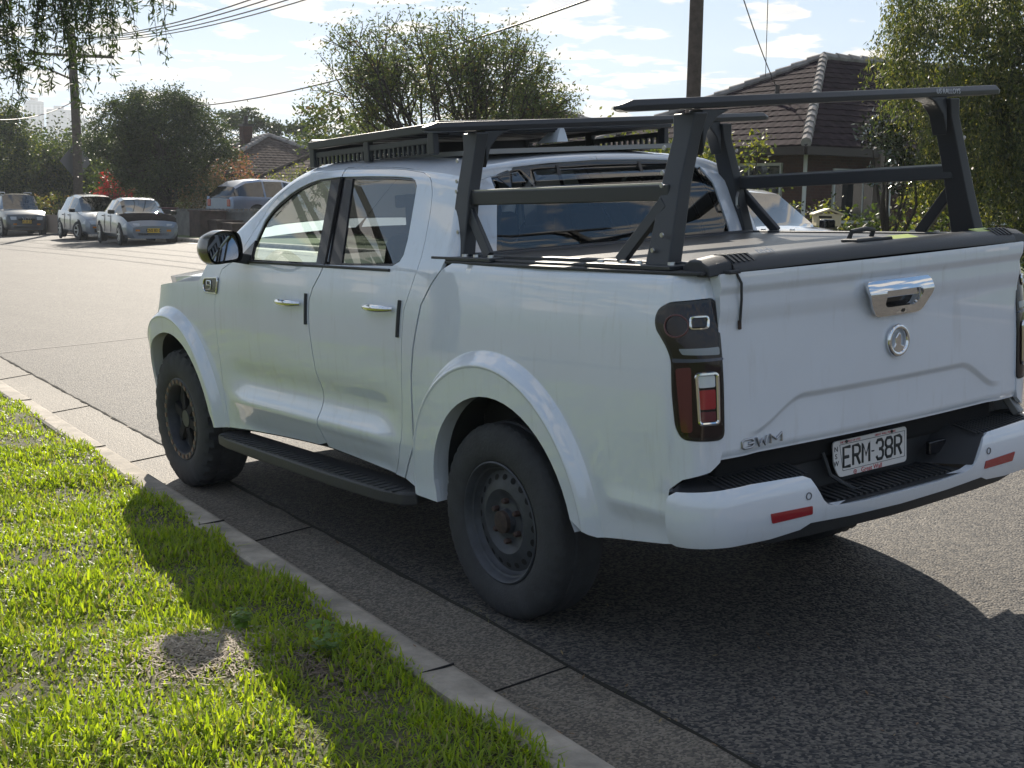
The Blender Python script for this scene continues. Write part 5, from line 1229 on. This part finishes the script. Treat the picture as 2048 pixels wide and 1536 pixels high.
# ------------------------------------------------ walls, letterbox, bins
WALLG=mat('grey_rendered_wall',(.20,.19,.175),.85,var=.3,vscale=3);WOOD=mat('brown_brickwork',(.085,.05,.04),.85,var=.4,vscale=5)
def P2(x,y,z): return (x,y,z)
q=MB();g=-.2
a=np.array([47.5,-15.3]);b=np.array([40.2,-16.6]);
q.bar((a[0],a[1],.28),(b[0],b[1],.42),.14,.9);q.bar((a[0],a[1],.76),(b[0],b[1],.90),.20,.07)
for f in np.linspace(0,1,26): p=a+(b-a)*f;q.box((p[0],p[1],.84+.14*f),(.10,.12,.10))
tag(q.build('front_wall',WALLG),'low grey garden wall running behind the brown steps','wall')
q=MB();q.box((42.1,-15.6,.35),(1.0,1.0,1.05));q.box((41.3,-15.9,.18),(.9,1.0,.75));q.box((40.4,-16.1,.12),(.9,1.0,.70));q.box((42.1,-15.6,.90),(1.1,1.1,.06));q.box((41.3,-15.9,.58),(.95,1.05,.05));q.box((40.4,-16.1,.50),(.95,1.05,.05))
tag(q.build('brick_planter',WOOD,bevel=.01),'stepped brown brick planter in front of the grey wall','planter')
q=MB();q.bar((66,-14.4,-.05),(53.5,-14.9,.05),.12,.8);tag(q.build('timber_fence',mat('pale_timber',(.24,.18,.14),.8)),'low pale timber fence between the dark SUV and the hatchback','fence')
def bin_(x,y,lab,lid):
    g=float(GZ(x,y))+.1;T=thing('wheelie_bin',lab,'bin',(x,y,g),'wheelie bins by the round tree')
    q=MB();q.prism([(-.22,-.24),(.22,-.24),(.22,.24),(-.22,.24)],lambda a,b:(a,b,.03),lambda a,b:(a*1.25,b*1.25,.98));q.build('bin_body',mat('bin_plastic',(.05,.045,.045),.5),T,bevel=.02)
    q=MB();q.box((0,0,1.02),(.62,.66,.07));q.build('lid',lid,T,bevel=.02)
    for s in (-.24,.24): q=MB();q.lathe([(0,-.03),(.10,-.03),(.10,.03),(0,.03)],14,(.24,s,.10),'Y');q.build('wheel',RUB,T)
bin_(46.3,-15.0,'dark bin with a red lid left of its twin beside the tree trunk',mat('red_lid',(.18,.03,.035),.4))
bin_(45.7,-15.5,'dark bin with a dull maroon lid nearer the brick planter',mat('maroon_lid',(.09,.03,.04),.4))
CRM=mat('cream_letterbox_paint',(.52,.46,.30),.6)
T=thing('letterbox','cream letterbox with a small pitched roof on a post among the bushes','letterbox',(8.75,-10.77,.5),rot=(0,0,rad(-38)))
q=MB();q.box((0,0,.40),(.07,.07,.82));q.build('post',CRM,T,bevel=.005)
q=MB();q.box((0,0,.86),(.34,.34,.17));q.build('box',CRM,T,bevel=.004)
q=MB();q.prism([(-.21,.945),(0,1.02),(.21,.945),(.21,.925),(0,.995),(-.21,.925)],lambda a,b:(-.20,a,b),lambda a,b:(.20,a,b));q.build('lid_roof',CRM,T)
q=MB();q.box((-.172,.05,.90),(.004,.18,.03));q.build('letter_slot',GAP,T)
# ------------------------------------------------ power poles and wires
POLE=mat('weathered_pole',(.10,.075,.06),.9,bump=.4,bscale=30,var=.4,vscale=10);WIRE=mat('wire',(.03,.03,.032),.5);CER=mat('insulator',(.3,.28,.26),.3)
T=thing('power_pole','thick weathered timber power pole standing just behind the ladder rack','power pole',(12.35,-11.5,.3))
q=MB();q.tube([(0,0,-.3),(.0,0,3),(.02,0,8.2)],[.125,.118,.10],16);q.build('pole',POLE,T,smooth=True)
q=MB();q.box((0,.0,7.4),(.10,2.2,.12),rz=rad(-40));q.build('crossarm',POLE,T)
T=thing('power_pole','distant timber power pole with crossarm and street light arm at the left','power pole',(64.43,-18.1,-.6))
q=MB();q.tube([(0,0,0),(-.05,.05,5),(-.1,.22,10.15)],[.26,.23,.19],12);q.build('pole',POLE,T,smooth=True)
cdv=np.array([.35,.94]);
q=MB();q.bar((-.25+1.95*.35,.2+1.95*.94,8.78),(-.25-1.95*.35,.2-1.95*.94,8.78),.12,.14);cra=q.build('crossarm',POLE,T)
for f in (-1.8,-1.3,-.6,.6,1.3,1.8): q=MB();q.lathe([(0,.0),(.05,0),(.07,.1),(.03,.2),(0,.2)],8,(-.25+f*.35,.2+f*.94,8.85),'Z');q.build('insulator',CER,cra)
q=MB();q.tube([(-.1,.2,7.6),(0,1.6,8.15),(.15,2.7,8.3)],[.05,.045,.04],6);lt=q.build('light_arm',POLE,T,smooth=True)
q=MB();q.box((.2,3.0,8.3),(.25,.6,.14));q.build('street_light',CER,lt,bevel=.03)
q=MB();q.prism([(0,-.95),(.95,0),(0,.95),(-.95,0)],lambda a,b:(.33+a*-.42*.4,-.0+a*.9+.0,3.6+b),lambda a,b:(.36+a*-.42*.4,-.0+a*.9+.0,3.6+b));q.build('diamond_sign',mat('sign_back',(.16,.16,.165),.5,metal=.3),T)
def wire(name,label,a,b,sag,r_,grp=None):
    a=np.array(a,float);b=np.array(b,float);P=[tuple(a+(b-a)*t-np.array([0,0,4*sag*t*(1-t)])) for t in np.linspace(0,1,28)]
    q=MB();q.tube(P,r_,5);o=q.build(name,WIRE,None,smooth=True);tag(o,label,'wire',grp)
for i,(f1,f2) in enumerate(((-1.7,-1.0),(-.6,-.35),(.6,.35),(1.6,1.0))):
    wire('overhead_wire',['uppermost overhead wire from the distant pole','second overhead wire from the top','third overhead wire from the top','lowest of the bundled overhead wires'][i],(64.2+f1*.35,-17.9+f1*.94,9.0),(12.35+f2*.8,-11.5+f2*.7,7.55),.75+.12*i,.022,'wires strung between the two power poles')
wire('service_wire','thick service wire crossing in front of the open crowned tree',(53.8,-18.1,5.2),(12.4,-11.5,5.45),.62,.022)
wire('service_wire','thin wire sloping down from the near pole to the tiled roof',(12.4,-11.6,6.9),(17.9,-19.4,4.0),.25,.012)
wire('service_wire','upright thin wire meeting the tiled roof left of its peak',(11.6,-12.3,7.2),(18.9,-19.9,4.55),.1,.009)
wire('service_wire','wire hanging low at the far left beneath the distant pole arm',(53.8,-11.5,4.35),(64.3,-18.0,6.0),.25,.022)
# ------------------------------------------------ far towers
TW=node_mat('tower_facade',lambda t,b:None)
t=TW.node_tree;b_=t.nodes['Principled BSDF'];co=t.nodes.new('ShaderNodeTexCoord');w_=t.nodes.new('ShaderNodeTexWave');w_.bands_direction='Z';w_.inputs['Scale'].default_value=.1;t.links.new(co.outputs['Object'],w_.inputs[0])
r_=t.nodes.new('ShaderNodeValToRGB');r_.color_ramp.elements[0].color=(.05,.065,.09,1);r_.color_ramp.elements[1].color=(.13,.15,.19,1);t.links.new(w_.outputs[0],r_.inputs[0]);t.links.new(r_.outputs[0],b_.inputs['Base Color'])
for i,(x,y,top,wd,lab) in enumerate(((1441,-388,85,16,'pale apartment tower nearest the left edge, half hidden by leaves'),(1436.6,-413.5,91.5,19,'tallest slab tower, rounded corners, left of the broad tower'),(1430.5,-437.0,84,25,'broad pale tower in the middle of the skyline'),(1425,-455.5,76,15,'short tower just left of the distant power pole'),(1421,-468.5,74,13,'narrow tower just right of the distant power pole'))):
    T=thing('apartment_tower',lab,'tower block',(x,y,-25),'apartment towers on the horizon')
    h=top+25;q=MB();q.box((0,0,h/2),(wd,wd,h),rz=rad(-16));q.build('facade',TW,T,bevel=1.5)
    q=MB()
    for k in range(4):
        o=(k-1.5)*wd*.22;q.box((math.cos(rad(74))*o-wd*.48*.96,math.sin(rad(74))*o+wd*.48*.28,h/2-1),(1.0,wd*.09,h-6),rz=rad(-16))
    q.build('balcony_columns',mat('tower_white',(.22,.24,.27),.7),T)
    q=MB();q.box((0,0,h+1.5),(wd*.4,wd*.4,4),rz=rad(-16));q.build('plant_room',TW,T)
# ------------------------------------------------ parked cars
def car(name,label,loc,heading,st,paintm,group=None,scale=1,hoodm=None,plate=None,wheelx=(1.35,-1.28),R=.31,nose=2.1,tail=-2.05,steer=0,grille=True,roofrails=False,platef='',suv=False):
    """st: list of (x, halfwidth, z_hood/shoulder, z_roof, roof halfwidth); roof==shoulder where there is no cabin"""
    T=thing(name,label,'car',(loc[0],loc[1],loc[2]),group,(0,0,heading));T.scale=(scale,)*3
    zb=.20 if not suv else .26
    ring=[]
    for x,w_,zs,zr,wr in st:
        e=.0 
        pts=[(0,zb),(w_*.86,zb),(w_*.97,zb+.10),(w_,(zb+zs)*.48+.02),(w_*.985,zs-.10),(w_*.955,zs),(wr+(w_*.955-wr)*.12 if zr>zs+.05 else w_*.80,zr-.07 if zr>zs+.05 else zs+.025),(wr*.86 if zr>zs+.05 else w_*.5,zr if zr>zs+.05 else zs+.05),(0,zr+.02 if zr>zs+.05 else zs+.06)]
        ring.append([(x,y,z) for y,z in pts])
    k=9;n=len(ring)
    V=[]
    for r_ in ring: V+=r_
    for r_ in ring: V+=[(x,-y,z) for x,y,z in r_]
    body=[];win=[];ws=[];rws=[];hood=[]
    cab=[i for i in range(n) if st[i][3]>st[i][2]+.05]
    c0,c1=cab[0],cab[-1]
    def quad(i,j,o): 
        a=[o+i*k+j,o+i*k+j+1,o+(i+1)*k+j+1,o+(i+1)*k+j]
        return tuple(a) if o==0 else tuple(a[::-1])
    for o in (0,n*k):
        for i in range(n-1):
            for j in range(k-1):
                f=quad(i,j,o)
                x0,x1=st[i][0],st[i+1][0]
                if j==5 and st[i][3]>st[i][2]+.05 and st[i+1][3]>st[i+1][2]+.05 and (x1-x0)>.16: win.append(f)
                elif j>=6 and ((i==c0-1) or (i==c0 and st[c0][3]<st[c0+1][3]-.12)): rws.append(f)
                elif j>=6 and ((i==c1) or (i==c1-1 and st[c1][3]<st[c1-1][3]-.12)): ws.append(f)
                elif j>=5 and i>c1 and hoodm and i<n-2: hood.append(f)
                else: body.append(f)
        # ends
    body.append(tuple(range(0,k))+tuple(range(n*k+k-1,n*k,-1)))
    e=(n-1)*k;body.append((tuple(range(e,e+k))+tuple(range(n*k+e+k-1,n*k+e,-1)))[::-1])
    def sub(nm,F,mt,sm=True,bev=0):
        if not F:return None
        used=sorted({i for f in F for i in f});mp_={u:i for i,u in enumerate(used)}
        q=MB();q.add([V[u] for u in used],[tuple(mp_[i] for i in f) for f in F]);o=q.build(nm,mt,T,smooth=True)
        bm=bmesh.new();bm.from_mesh(o.data);bmesh.ops.remove_doubles(bm,verts=bm.verts,dist=.0005);bmesh.ops.recalc_face_normals(bm,faces=bm.faces);bm.to_mesh(o.data);bm.free();o.data.set_sharp_from_angle(angle=rad(24));return o
    bo=sub('body',body,paintm);
    sub('side_windows',win,CARGL);sub('windscreen',ws,CARGL);sub('rear_window',rws,CARGL)
    if hoodm: sub('bonnet',hood,hoodm)
    # wheels with arches
    for wx in wheelx:
        w_=np.interp(wx,[s[0] for s in st],[s[1] for s in st])
        for s in (1,-1):
            q=MB();q.lathe([(0,w_*.985*s),(R+.055,w_*.985*s),(R+.055,(w_-.05)*s),(0,(w_-.05)*s)],28,(wx,.012*s,R));q.build('wheel_arch',GAP,T)
            W=bpy.data.objects.new('wheel',None);C.objects.link(W);W.parent=T;W.location=(wx,(w_-.10)*s,R);
            if wx>0 and steer: W.rotation_euler=(0,0,steer)
            q=MB();q.lathe([(R*.64,-.1),(R*.96,-.1),(R,-.07),(R,.07),(R*.96,.112),(R*.64,.112)] if s>0 else [(R*.64,.1),(R*.96,.1),(R,.07),(R,-.07),(R*.96,-.112),(R*.64,-.112)],28);q.build('tyre',RUB,W,smooth=True)
            q=MB();q.lathe([(R*.66,.10*s),(R*.62,.115*s),(R*.58,.085*s),(R*.5,.06*s),(0,.06*s)],24);rm=q.build('rim',GAP,W,smooth=True)
            q=MB()
            for a in np.linspace(0,2*math.pi,7)[:-1]: q.bar((0,.095*s,0),(R*.62*math.cos(a),.108*s,R*.62*math.sin(a)),.045,.02,up=(0,1,0))
            q.lathe([(0,.115*s),(.06,.11*s),(.06,.09*s)],12);q.lathe([(R*.60,.08*s),(R*.66,.118*s),(R*.60,.118*s)],24);q.build('spokes',ALLOY,W)
    # lamps, grille, plate, bumpers
    wn=st[-2][1];zs=st[-2][2]
    for s in (1,-1):
        WX=lambda x_:float(np.interp(x_,[a_[0] for a_ in st],[a_[1] for a_ in st]))
        q=MB();q.prism([(nose-.38,(WX(nose-.38)+.008)*s),(nose-.14,(WX(nose-.14)+.010)*s),(nose+.012,(WX(nose)*.86)*s),(nose+.035,.40*s),(nose-.3,.42*s)],lambda a,b:(a,b,zs-.17),lambda a,b:(a-.035,b*.985,zs-.035));q.build('headlight',HL,T,bevel=.015)
        q=MB();q.box((tail+.06,wn*.80*s,zs+.02),(.16,.22,.26));q.build('tail_light',REDL,T,bevel=.03)
        q=MB();q.box((st[c1][0]-.18,(st[c1][1]+.09)*s,st[c1][2]+.06),(.12,.20,.13));q.build('side_mirror',GLOSSBLK,T,bevel=.03)
    if grille:
        q=MB();q.box((nose-.01,0,zs-.16),(.06,wn*.85,.10));q.build('grille',GAP,T,bevel=.015)
        if suv:
            q=MB();q.bar((nose+.03,-.18,zs-.06),(nose+.03,-.10,zs-.20),.03,.03);q.bar((nose+.03,.18,zs-.06),(nose+.03,.10,zs-.20),.03,.03);q.lathe([(.05,0),(.07,0),(.07,.02),(.05,.02)],14,(nose+.02,0,zs-.13),'X');q.build('grille_chrome',CHROME,T)
    q=MB();q.box((nose-.02,0,zb+.13),(.10,wn*1.25,.11));q.build('lower_intake',BLACKPL,T,bevel=.02)
    for s in (1,-1):
        q=MB();q.box((nose+.02,.36*s+.10*s,zb+.24),(.03,.13,.06));q.build('indicator',mat('amber_lens',(.5,.18,.02),.2,coat=1),T)
    q=MB()
    for s in (1,-1): 
        for xx in (.32,-.52):
            q.box((xx,(np.interp(xx,[a[0] for a in st],[a[1] for a in st])+.004)*s,.60+.12*suv),(.012,.012,.55))
            q.box((xx-.22,(np.interp(xx,[a[0] for a in st],[a[1] for a in st])+.012)*s,.82+.12*suv),(.15,.02,.028))
    q.build('door_lines',GAP,T)
    if plate:
        q=MB();q.box((nose+.055,plate[1],plate[0]),(.012,.37,.13));p_=q.build('number_plate',YPL,T)
        if platef:
            text('plate_number',platef,.125,PLBLK,p_,Matrix.Translation((nose+.062,plate[1],plate[0]))@Matrix(((0,0,1,0),(1,0,0,0),(0,1,0,0),(0,0,0,1))),depth=.001,sx=.85,bold=.002)
    if roofrails:
        zr=max(s_[3] for s_ in st)
        for s in (1,-1): q=MB();q.tube([(.45,.52*s,zr+.0),(.4,.54*s,zr+.05),(-1.2,.54*s,zr+.05),(-1.3,.52*s,zr)],.018,6);q.build('roof_rail',ALLOY,T,smooth=True)
    q=MB();q.box((.0,0,.9+.15*suv),(1.5,1.2,.5));q.box((-.25,.35,1.08+.15*suv),(.12,.45,.5));q.box((-.25,-.35,1.08+.15*suv),(.12,.45,.5));q.build('cabin',INT,T,bevel=.05)
    return T
CARGL=glass('car_window_glass',(.035,.045,.05),extra=.03);ALLOY=mat('silver_wheel',(.45,.46,.47),.35,metal=.8);HL=mat('headlight_lens',(.42,.45,.47),.1,coat=1)
YPL=mat('yellow_number_plate',(.62,.40,.03),.5)
def cpaint(n,c,metal=.35): return mat(n,c,.30,metal=metal,coat=1,var=.08,vscale=2)
SED=[(-2.12,.70,.66,.66,.6),(-2.02,.80,.86,.86,.6),(-1.55,.845,.92,.93,.6),(-1.30,.85,.93,1.02,.56),(-.78,.85,.93,1.33,.54),(-.62,.85,.93,1.365,.54),(.02,.85,.92,1.385,.545),(.10,.85,.92,1.385,.545),(.42,.85,.91,1.33,.54),(1.02,.85,.90,.97,.60),(1.15,.845,.885,.885,.6),(1.75,.82,.80,.80,.6),(2.0,.76,.68,.68,.55),(2.13,.62,.52,.52,.5)]
HAT=[(-1.95,.74,.80,.80,.6),(-1.90,.80,.95,1.0,.6),(-1.72,.83,.97,1.30,.54),(-1.45,.85,.97,1.45,.54),(-1.1,.86,.96,1.50,.55),(-.35,.86,.95,1.53,.56),(-.27,.86,.95,1.53,.56),(.50,.86,.94,1.47,.55),(1.15,.85,.93,1.02,.62),(1.28,.845,.91,.91,.6),(1.75,.81,.83,.83,.6),(1.98,.74,.70,.70,.55),(2.08,.62,.55,.55,.5)]
SUV=[(-2.2,.78,.90,.90,.6),(-2.15,.84,1.05,1.1,.62),(-2.0,.87,1.08,1.55,.62),(-1.5,.88,1.08,1.70,.62),(-1.42,.88,1.08,1.70,.62),(-.5,.885,1.07,1.72,.63),(-.42,.885,1.07,1.72,.63),(.45,.885,1.06,1.67,.62),(1.0,.88,1.05,1.16,.68),(1.1,.87,1.04,1.04,.6),(1.85,.85,.98,.98,.6),(2.12,.79,.84,.84,.6),(2.22,.68,.62,.62,.55)]
hd=math.pi-.0957
def gz(x,y): return float(GZ(x,y))
car('parked_car','silver blue sedan with a black bonnet and yellow plate parked across the street',(40.9,-12.5,gz(40.9,-12.5)),hd-.02,SED,cpaint('silver_blue_paint',(.17,.21,.26)),'cars parked along the far kerb',1.10,mat('faded_black_bonnet',(.016,.015,.016),1.0,spec=0,var=.5,vscale=5),(.44,.0),platef='CNS 83 C',R=.30)
car('parked_car','silver hatchback between the dark SUV and the black bonneted sedan',(48.6,-13.55,gz(48.6,-13.55)),hd+.02,HAT,cpaint('silver_paint',(.24,.27,.31)),'cars parked along the far kerb',1.10,steer=.45,R=.32)
car('parked_car','dark grey SUV with a yellow plate at the left edge',(60.4,-13.9,gz(60.4,-13.9)),hd,SUV,cpaint('graphite_paint',(.05,.06,.07)),'cars parked along the far kerb',1.10,plate=(.60,0),platef='BX 35 DX',R=.36,suv=True,roofrails=True,nose=2.2,tail=-2.2)
WAG=[(-2.3,.78,.90,.90,.6),(-2.25,.84,1.02,1.08,.6),(-2.02,.87,1.04,1.36,.58),(-1.6,.88,1.03,1.56,.58),(-.95,.885,1.02,1.64,.60),(-.88,.885,1.02,1.64,.60),(-.1,.885,1.01,1.64,.60),(-.03,.885,1.01,1.64,.60),(.75,.885,1.0,1.52,.58),(1.4,.87,.99,1.06,.65),(1.5,.86,.97,.97,.6),(2.0,.83,.90,.90,.6),(2.25,.76,.78,.78,.6),(2.35,.64,.6,.6,.5)]
car('parked_car','blue grey wagon nosing up the driveway behind the passenger mirror',(43.2,-18.7,gz(43.2,-18.7)+.5),rad(-80),WAG,cpaint('blue_grey_paint',(.20,.25,.35)),None,1.05,R=.36,suv=True,nose=2.3,tail=-2.3)
car('parked_car','white sedan parked across the street, its windscreen seen past the rack post',(8.95,-9.05,gz(8.95,-9.05)-.03),hd,SED,paint('white_car_paint',(.7,.71,.72),.03),None,1.03,R=.31)
# haze: thin air for the far towers
hz=bpy.data.materials.new('haze_air');hz.use_nodes=True;t=hz.node_tree;t.nodes.clear()
o=t.nodes.new('ShaderNodeOutputMaterial');pv=t.nodes.new('ShaderNodeVolumePrincipled');pv.inputs['Color'].default_value=(.85,.92,1,1);pv.inputs['Density'].default_value=.0004;pv.inputs['Anisotropy'].default_value=.3
t.links.new(pv.outputs[0],o.inputs['Volume'])
q=MB();q.box((680,-200,48),(1700,1300,170));ho=q.build('haze',hz,None);ho['kind']='stuff';ho['label']='thin pale blue air fading the far towers'
